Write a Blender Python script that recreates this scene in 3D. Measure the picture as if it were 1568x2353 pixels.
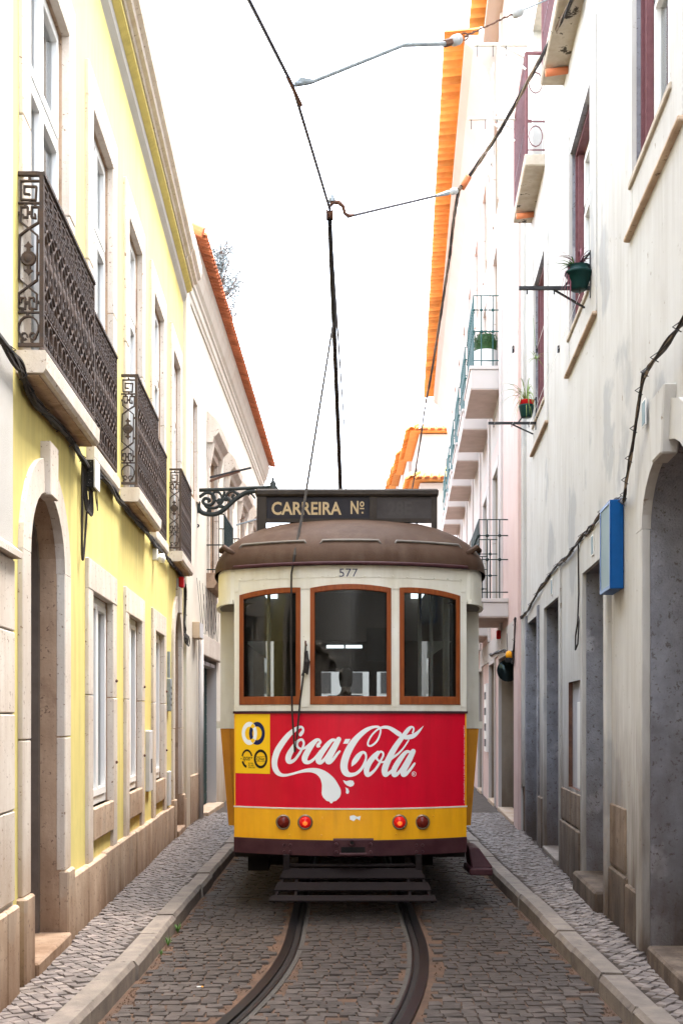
import bpy, bmesh, math, random
from mathutils import Vector, Matrix
random.seed(7)
R = math.radians
for o in list(bpy.data.objects):
    bpy.data.objects.remove(o)
scene = bpy.context.scene
COL = scene.collection

# ------------------------------------------------------------ camera
# Photograph coordinates used below are those of a 1568 x 2352 copy of it.
H, FPX, CX, HY = 1.62, 2700.0, 784.0, 1652.0      # eye height (m), focal length (px), centre column, horizon row
cd = bpy.data.cameras.new('camera')
cam = bpy.data.objects.new('camera', cd); COL.objects.link(cam)
cam.location = (0, 0, H); cam.rotation_euler = (R(90), 0, 0)
cd.sensor_fit = 'VERTICAL'; cd.sensor_height = 36.0; cd.sensor_width = 24.0
cd.lens = 36.0 * FPX / 2352.0
cd.shift_y = (HY - 1176.0) / 2352.0
cd.clip_start = 0.1; cd.clip_end = 3000
scene.camera = cam
scene.render.resolution_x = 682; scene.render.resolution_y = 1024

# ------------------------------------------------------------ sky, sun, exposure
SUN_EL, SUN_AZ = 68.0, 62.0     # degrees; azimuth clockwise from +Y
w = bpy.data.worlds.new('World'); scene.world = w; w.use_nodes = True
nt = w.node_tree; nt.nodes.clear()
sky = nt.nodes.new('ShaderNodeTexSky'); sky.sky_type = 'NISHITA'; sky.sun_disc = False
sky.sun_elevation = R(SUN_EL); sky.sun_rotation = R(SUN_AZ)
sky.air_density = 1.0; sky.dust_density = 2.0; sky.ozone_density = 1.0; sky.altitude = 50
hs = nt.nodes.new('ShaderNodeHueSaturation'); hs.inputs['Saturation'].default_value = 0.38
bg = nt.nodes.new('ShaderNodeBackground'); bg.inputs['Strength'].default_value = 0.15
wo = nt.nodes.new('ShaderNodeOutputWorld')
nt.links.new(sky.outputs[0], hs.inputs['Color']); nt.links.new(hs.outputs[0], bg.inputs['Color'])
nt.links.new(bg.outputs[0], wo.inputs['Surface'])
sl = bpy.data.lights.new('sun', 'SUN'); sl.energy = 0.5; sl.angle = R(20); sl.color = (1.0, 0.91, 0.79)
so = bpy.data.objects.new('sun', sl); COL.objects.link(so)
so.rotation_euler = (R(90 - SUN_EL), 0, R(180 - SUN_AZ)); so.location = (0, 0, 30)
vs = scene.view_settings
scene.display_settings.display_device = 'sRGB'
vs.view_transform = 'Standard'; vs.look = 'None'; vs.gamma = 1.0; vs.use_curve_mapping = False
vs.exposure = 3.8

# ------------------------------------------------------------ helpers
def s2l(c):
    return tuple(((v/12.92) if v <= 0.04045 else ((v+0.055)/1.055)**2.4) for v in c)
def hexc(h):
    h = h.lstrip('#'); return s2l(tuple(int(h[i:i+2], 16)/255 for i in (0, 2, 4)))
MATS = {}
def M(name, col, col2=None, scale=5.0, mixamt=1.0, rough=0.8, bump=0.15, bscale=60.0, streak=None, streak_amt=0.5,
      rand=0.0, metal=0.0, spot=None, spot_scale=25.0, spot_th=0.62, damp=None, damp_h=1.0, stretch=(1, 1, 1), coat=0.0, spec=0.2, emit=None, patch=None):
    """procedural surface: two-tone noise, run-off streaks, spots, rising damp, fine bump"""
    m = bpy.data.materials.new(name); m.use_nodes = True
    t = m.node_tree; N = t.nodes; L = t.links
    b = N['Principled BSDF']
    geo = N.new('ShaderNodeNewGeometry'); pos = geo.outputs['Position']
    def mapping(sc):
        mp = N.new('ShaderNodeMapping'); mp.inputs['Scale'].default_value = sc; L.new(pos, mp.inputs['Vector']); return mp.outputs[0]
    def noise(sc, det=5.0, vec=None, ro=0.6):
        n = N.new('ShaderNodeTexNoise'); n.inputs['Scale'].default_value = sc; n.inputs['Detail'].default_value = det
        n.inputs['Roughness'].default_value = ro
        L.new(vec if vec else pos, n.inputs['Vector']); return n.outputs['Fac']
    def ramp(f, a, bb):
        r = N.new('ShaderNodeMapRange'); r.inputs['From Min'].default_value = a; r.inputs['From Max'].default_value = bb
        L.new(f, r.inputs['Value']); return r.outputs[0]
    def mix(f, a, c, factor=None):
        x = N.new('ShaderNodeMix'); x.data_type = 'RGBA'
        if f is not None: L.new(f, x.inputs['Factor'])
        else: x.inputs['Factor'].default_value = factor
        for v, i in ((a, 6), (c, 7)):
            if isinstance(v, tuple): x.inputs[i].default_value = (*v[:3], 1)
            else: L.new(v, x.inputs[i])
        return x.outputs[2]
    def mul(a, k):
        x = N.new('ShaderNodeMath'); x.operation = 'MULTIPLY'
        L.new(a, x.inputs[0])
        if isinstance(k, (int, float)): x.inputs[1].default_value = k
        else: L.new(k, x.inputs[1])
        return x.outputs[0]
    c = tuple(col)
    if col2:
        v = mapping(stretch) if stretch != (1, 1, 1) else None
        c = mix(mul(ramp(noise(scale, 7.0, v), 0.32, 0.70), mixamt), c, tuple(col2))
    if patch:                                             # patched or peeled areas with sharp edges: (colour, scale, threshold)
        c = mix(ramp(noise(patch[1], 8.0, None, 0.55), patch[2], patch[2]+0.045), c, tuple(patch[0]))
    if streak:
        f = ramp(noise(3.0, 5.0, mapping((3.5, 3.5, 0.35))), 0.42, 0.68)
        f = mul(f, ramp(noise(0.9, 3.0), 0.3, 0.58))
        c = mix(mul(f, streak_amt), c, tuple(streak))
    if spot:
        c = mix(ramp(noise(spot_scale, 4.0, None, 0.7), spot_th, spot_th + 0.06), c, tuple(spot))
    if damp:
        sx = N.new('ShaderNodeSeparateXYZ'); L.new(pos, sx.inputs[0])
        ad = N.new('ShaderNodeMath'); ad.operation = 'ADD'; L.new(sx.outputs['Z'], ad.inputs[0])
        L.new(mul(noise(2.2, 6.0, mapping((2, 2, 0.5))), -1.5 * damp_h), ad.inputs[1])
        f = ramp(ad.outputs[0], 0.25 * damp_h, -0.75 * damp_h)
        c = mix(mul(f, 0.93), c, tuple(damp))
    if rand:
        oi = N.new('ShaderNodeObjectInfo')
        hv = N.new('ShaderNodeHueSaturation')
        L.new(ramp(oi.outputs['Random'], 0, 1), hv.inputs['Value'])
        mr = hv.inputs['Value'].links[0].from_node
        mr.inputs['To Min'].default_value = 1 - rand; mr.inputs['To Max'].default_value = 1 + rand
        if isinstance(c, tuple): hv.inputs['Color'].default_value = (*c[:3], 1)
        else: L.new(c, hv.inputs['Color'])
        c = hv.outputs[0]
    if isinstance(c, tuple): b.inputs['Base Color'].default_value = (*c[:3], 1)
    else: L.new(c, b.inputs['Base Color'])
    b.inputs['Roughness'].default_value = rough; b.inputs['Metallic'].default_value = metal
    b.inputs['Specular IOR Level'].default_value = spec
    if coat: b.inputs['Coat Weight'].default_value = coat; b.inputs['Coat Roughness'].default_value = 0.12
    if bump:
        bp = N.new('ShaderNodeBump'); bp.inputs['Strength'].default_value = bump; bp.inputs['Distance'].default_value = 0.01
        L.new(noise(bscale, 6.0, mapping(stretch) if stretch != (1, 1, 1) else None), bp.inputs['Height'])
        L.new(bp.outputs[0], b.inputs['Normal'])
    if emit:
        b.inputs['Emission Color'].default_value = (*emit[0], 1); b.inputs['Emission Strength'].default_value = emit[1]
    MATS[name] = m
    return m
def glass(name, tint, refl=0.08, rough=0.03):
    m = bpy.data.materials.new(name); m.use_nodes = True; t = m.node_tree; t.nodes.clear(); N = t.nodes; L = t.links
    tr = N.new('ShaderNodeBsdfTransparent'); tr.inputs[0].default_value = (*tint, 1)
    gl = N.new('ShaderNodeBsdfGlossy'); gl.inputs['Roughness'].default_value = rough
    lw = N.new('ShaderNodeFresnel'); lw.inputs['IOR'].default_value = 1.5
    ad = N.new('ShaderNodeMath'); ad.operation = 'ADD'; ad.inputs[1].default_value = refl; L.new(lw.outputs[0], ad.inputs[0])
    mx = N.new('ShaderNodeMixShader'); L.new(ad.outputs[0], mx.inputs[0]); L.new(tr.outputs[0], mx.inputs[1]); L.new(gl.outputs[0], mx.inputs[2])
    ou = N.new('ShaderNodeOutputMaterial'); L.new(mx.outputs[0], ou.inputs[0]); MATS[name] = m; return m

class MB:
    """collects shapes; build() links them as ONE mesh object"""
    def __init__(s): s.v = []; s.f = []
    def add(s, vs, fs):
        k = len(s.v); s.v += [tuple(p) for p in vs]; s.f += [tuple(i + k for i in q) for q in fs]; return s
    def box(s, a, b, F=None):
        (x0, y0, z0), (x1, y1, z1) = a, b
        P = [(x, y, z) for x in (x0, x1) for y in (y0, y1) for z in (z0, z1)]
        if F: P = [F(*p) for p in P]
        return s.add(P, [(0, 1, 3, 2), (4, 6, 7, 5), (0, 4, 5, 1), (2, 3, 7, 6), (0, 2, 6, 4), (1, 5, 7, 3)])
    def fb(s, F, y0, y1, o0, o1, z0, z1):            # box on a facade: along, outward, up
        return s.box((y0, o0, z0), (y1, o1, z1), F)
    def prism(s, poly, F, d0, d1):                    # poly of (a, b); F(a, d, b)
        n = len(poly)
        s.add([F(a, d0, b) for a, b in poly] + [F(a, d1, b) for a, b in poly],
              [tuple(range(n)), tuple(range(2*n-1, n-1, -1))] + [(i, n+i, n+(i+1) % n, (i+1) % n) for i in range(n)])
        return s
    def tube(s, pts, r, n=6, caps=True, closed=False):
        pts = [Vector(p) for p in pts]; m = len(pts)
        rr = r if isinstance(r, (list, tuple)) else [r]*m
        base = len(s.v); up = None
        for i, p in enumerate(pts):
            if closed: t = pts[(i+1) % m] - pts[i-1]
            else: t = pts[min(i+1, m-1)] - pts[max(i-1, 0)]
            if t.length < 1e-9: t = Vector((0, 0, 1))
            t.normalize()
            if up is None:
                up = Vector((0, 0, 1)) if abs(t.z) < 0.9 else Vector((1, 0, 0))
            a = t.cross(up)
            if a.length < 1e-6: a = t.cross(Vector((0.3, 1, 0.2)))
            a.normalize(); b = a.cross(t).normalized(); up = b
            for k in range(n):
                an = 2*math.pi*(k+0.5)/n
                q = p + a*(math.cos(an)*rr[i]) + b*(math.sin(an)*rr[i]); s.v.append(tuple(q))
        for i in range(m if closed else m-1):
            j = (i+1) % m
            for k in range(n):
                s.f.append((base+i*n+k, base+i*n+(k+1) % n, base+j*n+(k+1) % n, base+j*n+k))
        if caps and not closed:
            s.f.append(tuple(base+k for k in range(n))[::-1]); s.f.append(tuple(base+(m-1)*n+k for k in range(n)))
        return s
    def lathe(s, prof, c=(0, 0, 0), n=16, axis='z', caps=True):   # prof of (r, h)
        base = len(s.v)
        for r, h in prof:
            for k in range(n):
                a = 2*math.pi*k/n; x, y = r*math.cos(a), r*math.sin(a)
                p = {'z': (x, y, h), 'y': (x, h, y), 'x': (h, x, y)}[axis]
                s.v.append((p[0]+c[0], p[1]+c[1], p[2]+c[2]))
        for i in range(len(prof)-1):
            for k in range(n):
                s.f.append((base+i*n+k, base+i*n+(k+1) % n, base+(i+1)*n+(k+1) % n, base+(i+1)*n+k))
        if caps:
            s.f.append(tuple(base+k for k in range(n))); s.f.append(tuple(base+(len(prof)-1)*n+k for k in range(n)))
        return s
    def loft(s, rings, closed=True):
        base = len(s.v); n = len(rings[0])
        for r in rings: s.v += [tuple(p) for p in r]
        for i in range(len(rings)-1):
            for k in range(n if closed else n-1):
                s.f.append((base+i*n+k, base+i*n+(k+1) % n, base+(i+1)*n+(k+1) % n, base+(i+1)*n+k))
        return s
    def mesh(s, name, mat, smooth=False, recalc=True):
        me = bpy.data.meshes.new(name); me.from_pydata(s.v, [], s.f)
        if recalc:
            bm = bmesh.new(); bm.from_mesh(me); bmesh.ops.recalc_face_normals(bm, faces=bm.faces); bm.to_mesh(me); bm.free()
        if smooth:
            for p in me.polygons: p.use_smooth = True
        if mat: me.materials.append(MATS[mat] if isinstance(mat, str) else mat)
        return me
    def build(s, name, mat, parent=None, smooth=False, bevel=0, recalc=True):
        return link(name, s.mesh(name, mat, smooth, recalc), parent, bevel)
def link(name, me, parent=None, bevel=0):
    o = bpy.data.objects.new(name, me); COL.objects.link(o)
    if parent:
        o.parent = parent
        if parent.type == 'EMPTY': o.matrix_parent_inverse = Matrix.Translation(parent.location).inverted()
    if bevel:
        b = o.modifiers.new('bevel', 'BEVEL'); b.width = bevel; b.segments = 1; b.limit_method = 'ANGLE'; b.angle_limit = R(50)
    return o
def tag(o, label=None, cat=None, group=None, kind=None):
    if label: o['label'] = label
    if cat: o['category'] = cat
    if group: o['group'] = group
    if kind: o['kind'] = kind
    return o
def thing(name, loc, label, cat, group=None):
    o = bpy.data.objects.new(name, None); COL.objects.link(o); o.location = loc; o.empty_display_size = 0.2
    return tag(o, label, cat, group)
def lerp(a, b, t): return a + (b-a)*t
def catmull(pts, n=6):
    out = []; P = [tuple(p) for p in pts]; k = len(P[0])
    for i in range(len(P)-1):
        p0, p1, p2, p3 = P[max(i-1, 0)], P[i], P[i+1], P[min(i+2, len(P)-1)]
        for j in range(n):
            t = j/n
            out.append(tuple(0.5*((2*p1[c]) + (-p0[c]+p2[c])*t + (2*p0[c]-5*p1[c]+4*p2[c]-p3[c])*t*t + (-p0[c]+3*p1[c]-3*p2[c]+p3[c])*t**3) for c in range(k)))
    out.append(P[-1]); return out
def unproj(x, y, Y): return ((x-CX)/FPX*Y, Y, H-(y-HY)/FPX*Y)
def text2d(body, size, squeeze=1.0, bold=0.0):
    cu = bpy.data.curves.new('t', 'FONT'); cu.body = body; cu.size = size; cu.offset = bold; cu.resolution_u = 3
    ob = bpy.data.objects.new('t', cu)
    me = bpy.data.meshes.new_from_object(ob)
    vs_ = [(v.co.x*squeeze, v.co.y) for v in me.vertices]; fs = [tuple(p.vertices) for p in me.polygons]
    bpy.data.objects.remove(ob); bpy.data.curves.remove(cu); bpy.data.meshes.remove(me)
    x0 = min(a for a, b in vs_); x1 = max(a for a, b in vs_)
    return [(a-x0, b) for a, b in vs_], fs, x1-x0

# facades: F(Y, o, z) with Y the depth in the street, o the distance out of the wall into the street
def FL1(Y, o, z): return (-1.594-0.0374*Y+o, Y, z)
def FL2(Y, o, z): return (-2.335+0.00778*Y+o, Y, z)
def FR1(Y, o, z): return (1.506+0.0621*Y-o, Y, z)
def FR2(Y, o, z): return (1.584+0.0541*Y-o, Y, z)
PV = 0.11                                              # pavement height

# ------------------------------------------------------------ materials
M('setts', (0.054, 0.045, 0.040), (0.098, 0.079, 0.067), scale=9, rough=0.75, bump=0.5, bscale=70, rand=0.24, spec=0.10)
M('road_dirt', (0.135, 0.082, 0.055), (0.075, 0.052, 0.040), scale=6, rough=0.95, bump=0.5, bscale=220, spec=0.05)
M('paver', (0.2153, 0.1780, 0.1532), (0.1076, 0.0895, 0.0812), scale=11, rough=0.55, bump=0.35, bscale=80, rand=0.3, spec=0.18)
M('paver_joint', (0.035, 0.026, 0.02), (0.07, 0.052, 0.04), scale=8, rough=0.95, bump=0.3, bscale=160)
M('kerb_stone', (0.2347, 0.1956, 0.1565), (0.1391, 0.1130, 0.0957), scale=7, rough=0.7, bump=0.35, bscale=90, rand=0.12, spot=(0.09, 0.075, 0.065), spot_scale=16, spot_th=0.62, spec=0.25)
M('limestone', (0.6600, 0.6072, 0.5368), (0.5632, 0.4840, 0.4048), scale=3.5, rough=0.8, bump=0.3, bscale=70, rand=0.07, streak=(0.30, 0.19, 0.12), streak_amt=0.3, spot=(0.2, 0.13, 0.085), spot_scale=30, spot_th=0.615, stretch=(1, 1, 0.75), damp=(0.36, 0.25, 0.16), damp_h=1.1)
M('plinth_stone', (0.52, 0.40, 0.29), (0.33, 0.22, 0.145), scale=3.0, rough=0.85, bump=0.4, bscale=50, rand=0.1, streak=(0.17, 0.11, 0.075), streak_amt=0.25, spot=(0.13, 0.09, 0.065), spot_scale=22, spot_th=0.60, stretch=(1, 1, 0.8), patch=((0.40, 0.31, 0.23), 2.3, 0.57), damp=(0.15, 0.085, 0.048), damp_h=0.55)
M('stained_stone', (0.34, 0.26, 0.19), (0.20, 0.145, 0.10), scale=3.5, rough=0.9, bump=0.5, bscale=60, rand=0.12, streak=(0.07, 0.05, 0.036), streak_amt=0.35, spot=(0.07, 0.052, 0.04), spot_scale=24, spot_th=0.6, damp=(0.05, 0.035, 0.026), damp_h=1.3)
M('jamb_stone', (0.50, 0.36, 0.25), (0.37, 0.25, 0.165), scale=4.0, rough=0.85, bump=0.35, bscale=60, streak=(0.16, 0.1, 0.07), streak_amt=0.35, spot=(0.17, 0.11, 0.08), spot_scale=35, spot_th=0.60, patch=((0.30, 0.20, 0.135), 1.9, 0.58), damp=(0.17, 0.10, 0.06), damp_h=0.9)
M('yellow_plaster', (0.71, 0.61, 0.225), (0.64, 0.54, 0.19), scale=1.3, rough=0.9, bump=0.12, bscale=120, streak=(0.40, 0.34, 0.13), streak_amt=0.45, patch=((0.62, 0.54, 0.20), 0.7, 0.60))
M('white_plaster', (0.5270, 0.5100, 0.4760), (0.4505, 0.4335, 0.3995), scale=2, rough=0.92, bump=0.4, bscale=150)
M('cream_plaster', (0.6545, 0.6290, 0.5525), (0.5950, 0.5525, 0.4675), scale=1.5, rough=0.9, bump=0.15, bscale=90, streak=(0.5, 0.4, 0.31), streak_amt=0.35, damp=(0.36, 0.26, 0.17), damp_h=1.6)
M('grey_plaster', (0.535, 0.53, 0.50), (0.47, 0.455, 0.42), scale=1.4, rough=0.9, bump=0.2, bscale=110, streak=(0.25, 0.21, 0.16), streak_amt=0.3, damp=(0.085, 0.054, 0.034), damp_h=1.8, spot=(0.28, 0.24, 0.19), spot_scale=9, spot_th=0.655, patch=((0.38, 0.38, 0.37), 0.8, 0.585))
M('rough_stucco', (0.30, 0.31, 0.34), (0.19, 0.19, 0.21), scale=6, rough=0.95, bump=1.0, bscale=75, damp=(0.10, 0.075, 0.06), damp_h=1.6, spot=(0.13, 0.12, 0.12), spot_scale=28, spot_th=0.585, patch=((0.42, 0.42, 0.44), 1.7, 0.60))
M('pink_plaster', (0.6080, 0.4640, 0.4240), (0.5680, 0.4160, 0.3760), scale=2, rough=0.9, bump=0.12, bscale=100, streak=(0.5, 0.33, 0.28), streak_amt=0.35)
M('pale_plaster', (0.5117, 0.4797, 0.4541), (0.4861, 0.4477, 0.4157), scale=2, rough=0.9, bump=0.1, bscale=90)
M('soffit_plaster', (0.60, 0.49, 0.44), (0.5, 0.4, 0.35), scale=4, rough=0.9, bump=0.1)
M('dirty_concrete', (0.36, 0.30, 0.23), (0.52, 0.46, 0.38), scale=5, rough=0.9, bump=0.3, spot=(0.06, 0.05, 0.04), spot_scale=5, spot_th=0.6)
M('white_house', (0.4736, 0.4558, 0.4262), (0.4381, 0.4144, 0.3789), scale=1, rough=0.9, bump=0.05)
M('beige_render', (0.34, 0.285, 0.22), (0.27, 0.22, 0.17), scale=3, rough=0.9, bump=0.2, damp=(0.14, 0.105, 0.075), damp_h=1.5)
M('terracotta', (0.55, 0.19, 0.085), (0.42, 0.13, 0.06), scale=5, rough=0.85, bump=0.2, rand=0.18)
M('terracotta_pale', (0.68, 0.35, 0.10), (0.58, 0.26, 0.08), scale=5, rough=0.85, bump=0.2, rand=0.25)
M('pvc', (0.80, 0.80, 0.78), rough=0.4, bump=0)
M('mauve_paint', (0.13, 0.052, 0.058), (0.17, 0.075, 0.08), scale=20, rough=0.6, bump=0.1)
M('iron', (0.0525, 0.0434, 0.0406), (0.0910, 0.0595, 0.0434), scale=22, rough=0.65, bump=0.3, bscale=200, spec=0.15)
M('dark_green_iron', (0.007, 0.017, 0.016), (0.012, 0.024, 0.022), scale=15, rough=0.5, bump=0.1, spec=0.2)
M('teal_iron', (0.014, 0.062, 0.06), (0.02, 0.08, 0.075), scale=15, rough=0.5, bump=0.1)
M('lamp_iron', (0.018, 0.023, 0.022), (0.03, 0.034, 0.031), scale=25, rough=0.5, bump=0.2, spec=0.2)
M('black_metal', (0.025, 0.025, 0.028), (0.05, 0.05, 0.052), scale=20, rough=0.5, bump=0.1, spec=0.15)
M('white_metal', (0.75, 0.74, 0.7), rough=0.5, bump=0.05)
M('cable', (0.022, 0.02, 0.02), (0.045, 0.038, 0.032), scale=12, rough=0.6, bump=0.1, spec=0.15)
M('cable_tan', (0.25, 0.19, 0.13), (0.12, 0.09, 0.07), scale=12, rough=0.7, bump=0.1)
M('galvanised', (0.30, 0.34, 0.36), (0.20, 0.23, 0.25), scale=18, rough=0.45, metal=0.4, bump=0.1)
M('rust', (0.16, 0.08, 0.05), (0.09, 0.05, 0.04), scale=18, rough=0.85, bump=0.3)
M('wire', (0.06, 0.06, 0.075), rough=0.45, metal=0.3, bump=0)
M('porcelain', (0.45, 0.46, 0.46), rough=0.4, bump=0)
M('rail_steel', (0.0055, 0.0052, 0.0055), (0.010, 0.0085, 0.008), scale=6, rough=0.42, metal=0.0, spec=0.16, bump=0.05)
M('rail_dark', (0.02, 0.016, 0.014), rough=0.7, bump=0.1, spec=0.15)
M('mortar', (0.0875, 0.0774, 0.0673), (0.0605, 0.0525, 0.0444), scale=30, rough=0.9, bump=0.6, bscale=200)
M('door_dark', (0.16, 0.13, 0.11), (0.12, 0.095, 0.08), scale=8, rough=0.6, bump=0.1)
M('door_brown', (0.09, 0.045, 0.035), (0.06, 0.03, 0.025), scale=8, rough=0.6, bump=0.1)
M('door_green', (0.008, 0.04, 0.038), (0.012, 0.05, 0.045), scale=8, rough=0.5, bump=0.1)
M('blue_paint', (0.0, 0.07, 0.24), (0.0, 0.06, 0.21), scale=15, rough=0.45, bump=0.05)
M('sign_face', (0.2500, 0.3200, 0.3400), (0.2250, 0.3000, 0.3200), scale=4, rough=0.75, spec=0.05, bump=0)
M('tin_panel', (0.55, 0.55, 0.56), (0.46, 0.46, 0.47), scale=5, rough=0.6, bump=0.1)
M('interior_dark', (0.05, 0.045, 0.042), rough=0.9, bump=0)
M('curtain', (0.55, 0.56, 0.56), (0.45, 0.46, 0.47), scale=9, rough=0.9, bump=0, stretch=(1, 1, 0.05))
M('red_plastic', (0.55, 0.012, 0.015), rough=0.4, bump=0)
M('amber_plastic', (0.75, 0.32, 0.01), rough=0.3, bump=0)
M('black_plastic', (0.02, 0.02, 0.02), rough=0.4, bump=0)
M('blue_green_paint', (0.03, 0.05, 0.06), (0.05, 0.065, 0.072), scale=7, rough=0.8, bump=0.3, damp=(0.05, 0.045, 0.04), damp_h=1.0, spec=0.15)
M('pot_green', (0.002, 0.028, 0.026), rough=0.45, bump=0)
M('pot_white', (0.62, 0.6, 0.57), rough=0.7, bump=0.1)
M('leaf', (0.06, 0.14, 0.03), (0.1, 0.2, 0.04), scale=30, rough=0.6, bump=0)
M('leaf_pale', (0.28, 0.36, 0.12), (0.16, 0.26, 0.07), scale=30, rough=0.6, bump=0)
M('leaf_box', (0.022, 0.065, 0.02), (0.04, 0.1, 0.03), scale=40, rough=0.6, bump=0)
M('leaf_purple', (0.16, 0.05, 0.07), (0.22, 0.08, 0.1), scale=30, rough=0.6, bump=0)
M('tree_leaf', (0.11, 0.14, 0.145), (0.16, 0.18, 0.18), scale=6, rough=0.7, bump=0)
M('bark', (0.16, 0.12, 0.1), (0.1, 0.075, 0.06), scale=10, rough=0.9, bump=0.4)
M('ochre_box', (0.55, 0.42, 0.28), (0.48, 0.36, 0.24), scale=8, rough=0.6, bump=0.05)
M('splatter_black', (0.015, 0.014, 0.013), spot=(0.6, 0.58, 0.5), spot_scale=45, spot_th=0.62, rough=0.6, bump=0.05)
glass('window_glass', (0.75, 0.8, 0.8), 0.12)
glass('side_glass', (0.28, 0.3, 0.3), 0.05)
glass('tram_glass', (0.55, 0.58, 0.58), -0.012, 0.02)
# tram
M('tram_cream', (0.76, 0.74, 0.65), (0.69, 0.66, 0.54), scale=4, rough=0.42, bump=0.06, bscale=25, streak=(0.42, 0.35, 0.22), streak_amt=0.35, spot=(0.25, 0.18, 0.1), spot_scale=40, spot_th=0.68, spec=0.4)
M('tram_red', (0.66, 0.004, 0.026), (0.58, 0.003, 0.021), scale=3, rough=0.3, bump=0.35, bscale=5, spot=(0.55, 0.10, 0.10), spot_scale=60, spot_th=0.68, spec=0.25, streak=(0.42, 0.002, 0.016), streak_amt=0.45)
M('tram_yellow', (0.88, 0.43, 0.010), (0.82, 0.36, 0.008), scale=3, rough=0.3, bump=0.35, bscale=5, spot=(0.30, 0.13, 0.02), spot_scale=50, spot_th=0.69, spec=0.45, streak=(0.26, 0.12, 0.01), streak_amt=0.4)
M('sticker_yellow', (0.8670, 0.5123, 0.0105), rough=0.35, bump=0)
M('ochre_paint', (0.5520, 0.2280, 0.0108), (0.4560, 0.1740, 0.0096), scale=5, rough=0.45, bump=0.1, spot=(0.2, 0.1, 0.04), spot_scale=30, spot_th=0.72)
M('maroon', (0.0407, 0.0126, 0.0168), (0.0631, 0.0257, 0.0274), scale=6, rough=0.5, bump=0.2, bscale=40, spec=0.15)
M('tram_roof', (0.0442, 0.0230, 0.0141), (0.0716, 0.0419, 0.0272), scale=2.2, rough=0.62, bump=0.25, bscale=90, streak=(0.10, 0.068, 0.048), streak_amt=0.5, spot=(0.08, 0.042, 0.022), spot_scale=50, spot_th=0.66, spec=0.07)
M('sign_board', (0.0317, 0.0242, 0.0190), (0.0475, 0.0381, 0.0304), scale=6, rough=0.6, bump=0.2, spot=(0.2, 0.17, 0.14), spot_scale=30, spot_th=0.74, spec=0.15)
M('sign_navy', (0.018, 0.016, 0.02), (0.026, 0.022, 0.024), scale=8, rough=0.5, bump=0.1, spec=0.15)
M('sign_faded', (0.065, 0.056, 0.053), (0.042, 0.036, 0.034), scale=5, rough=0.6, bump=0.1, spec=0.15)
M('ghost_paint', (0.062, 0.054, 0.05), rough=0.6, bump=0, spec=0.15)
M('lettering', (0.5152, 0.3963, 0.2278), (0.4557, 0.3269, 0.1685), scale=10, rough=0.6, bump=0)
M('logo_white', (0.80, 0.83, 0.82), rough=0.35, bump=0)
M('logo_navy', (0.008, 0.014, 0.075), rough=0.4, bump=0)
M('logo_black', (0.012, 0.010, 0.008), rough=0.5, bump=0)
M('number_blue', (0.02, 0.03, 0.09), rough=0.5, bump=0)
M('tram_wood', (0.2772, 0.0725, 0.0185), (0.1716, 0.0395, 0.0120), scale=6, rough=0.38, bump=0.12, bscale=40, stretch=(6, 6, 0.6))
M('grey_strip', (0.13, 0.115, 0.1), (0.18, 0.16, 0.135), scale=8, rough=0.6, bump=0.1)
M('under_black', (0.0072, 0.0066, 0.0066), (0.0150, 0.0120, 0.0108), scale=9, rough=0.8, bump=0.2, spec=0.15)
M('catcher', (0.0106, 0.0069, 0.0067), (0.0080, 0.0049, 0.0049), scale=9, rough=0.7, bump=0.2, spec=0.15)
M('chrome_rim', (0.30, 0.23, 0.16), (0.2, 0.15, 0.1), scale=20, rough=0.35, metal=0.7, bump=0.1)
M('lens_lit', (0.6, 0.01, 0.01), rough=0.15, bump=0, emit=((1.0, 0.02, 0.01), 0.010))
M('lens_core', (0.8, 0.1, 0.02), rough=0.2, bump=0, emit=((1.0, 0.14, 0.02), 0.09))
M('lens_dark', (0.13, 0.014, 0.008), rough=0.15, bump=0)
M('tube_light', (0.8, 0.8, 0.8), rough=0.4, bump=0, emit=((0.9, 0.97, 1.0), 0.4))
M('tram_inside', (0.11, 0.092, 0.082), (0.085, 0.07, 0.062), scale=4, rough=0.6, bump=0)
M('tram_ceiling', (0.10, 0.092, 0.085), rough=0.6, bump=0)
M('cloth_dark', (0.02, 0.02, 0.025), rough=0.9, bump=0.1)
M('hair', (0.012, 0.01, 0.009), rough=0.6, bump=0.3)
# ------------------------------------------------------------ ground, road, pavements, kerbs, rails
def track_c(Y): return 0.10 - (max(0.0, 8.7-Y)**2)/24.0
def kerbL(Y): return -1.27 - 0.02*max(0, 7.6-Y)**1.5 - (0.004*max(0, Y-16))
def kerbR(Y): return 1.52 + 0.012*max(0, Y-12)
g = MB().add([(-400, -60, -0.06), (400, -60, -0.06), (400, 900, -0.06), (-400, 900, -0.06)], [(0, 1, 2, 3)]).build('ground', 'road_dirt')
tag(g, 'bare earth ground sheet under the whole street', 'ground', kind='structure')
def ribbon(x0, x1, z, Ya, Yb, n):
    mb = MB(); V = []
    for i in range(n+1):
        Y = lerp(Ya, Yb, i/n); V += [(x0(Y), Y, z), (x1(Y), Y, z)]
    return mb.add(V, [(2*i, 2*i+1, 2*i+3, 2*i+2) for i in range(n)])
road = ribbon(lambda Y: kerbL(Y)-0.02, lambda Y: kerbR(Y)+0.02, -0.011, 2, 80, 78).build('road', 'road_dirt')
tag(road, 'narrow street of dark grey stone setts between the two kerbs', 'road', kind='structure')
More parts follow.
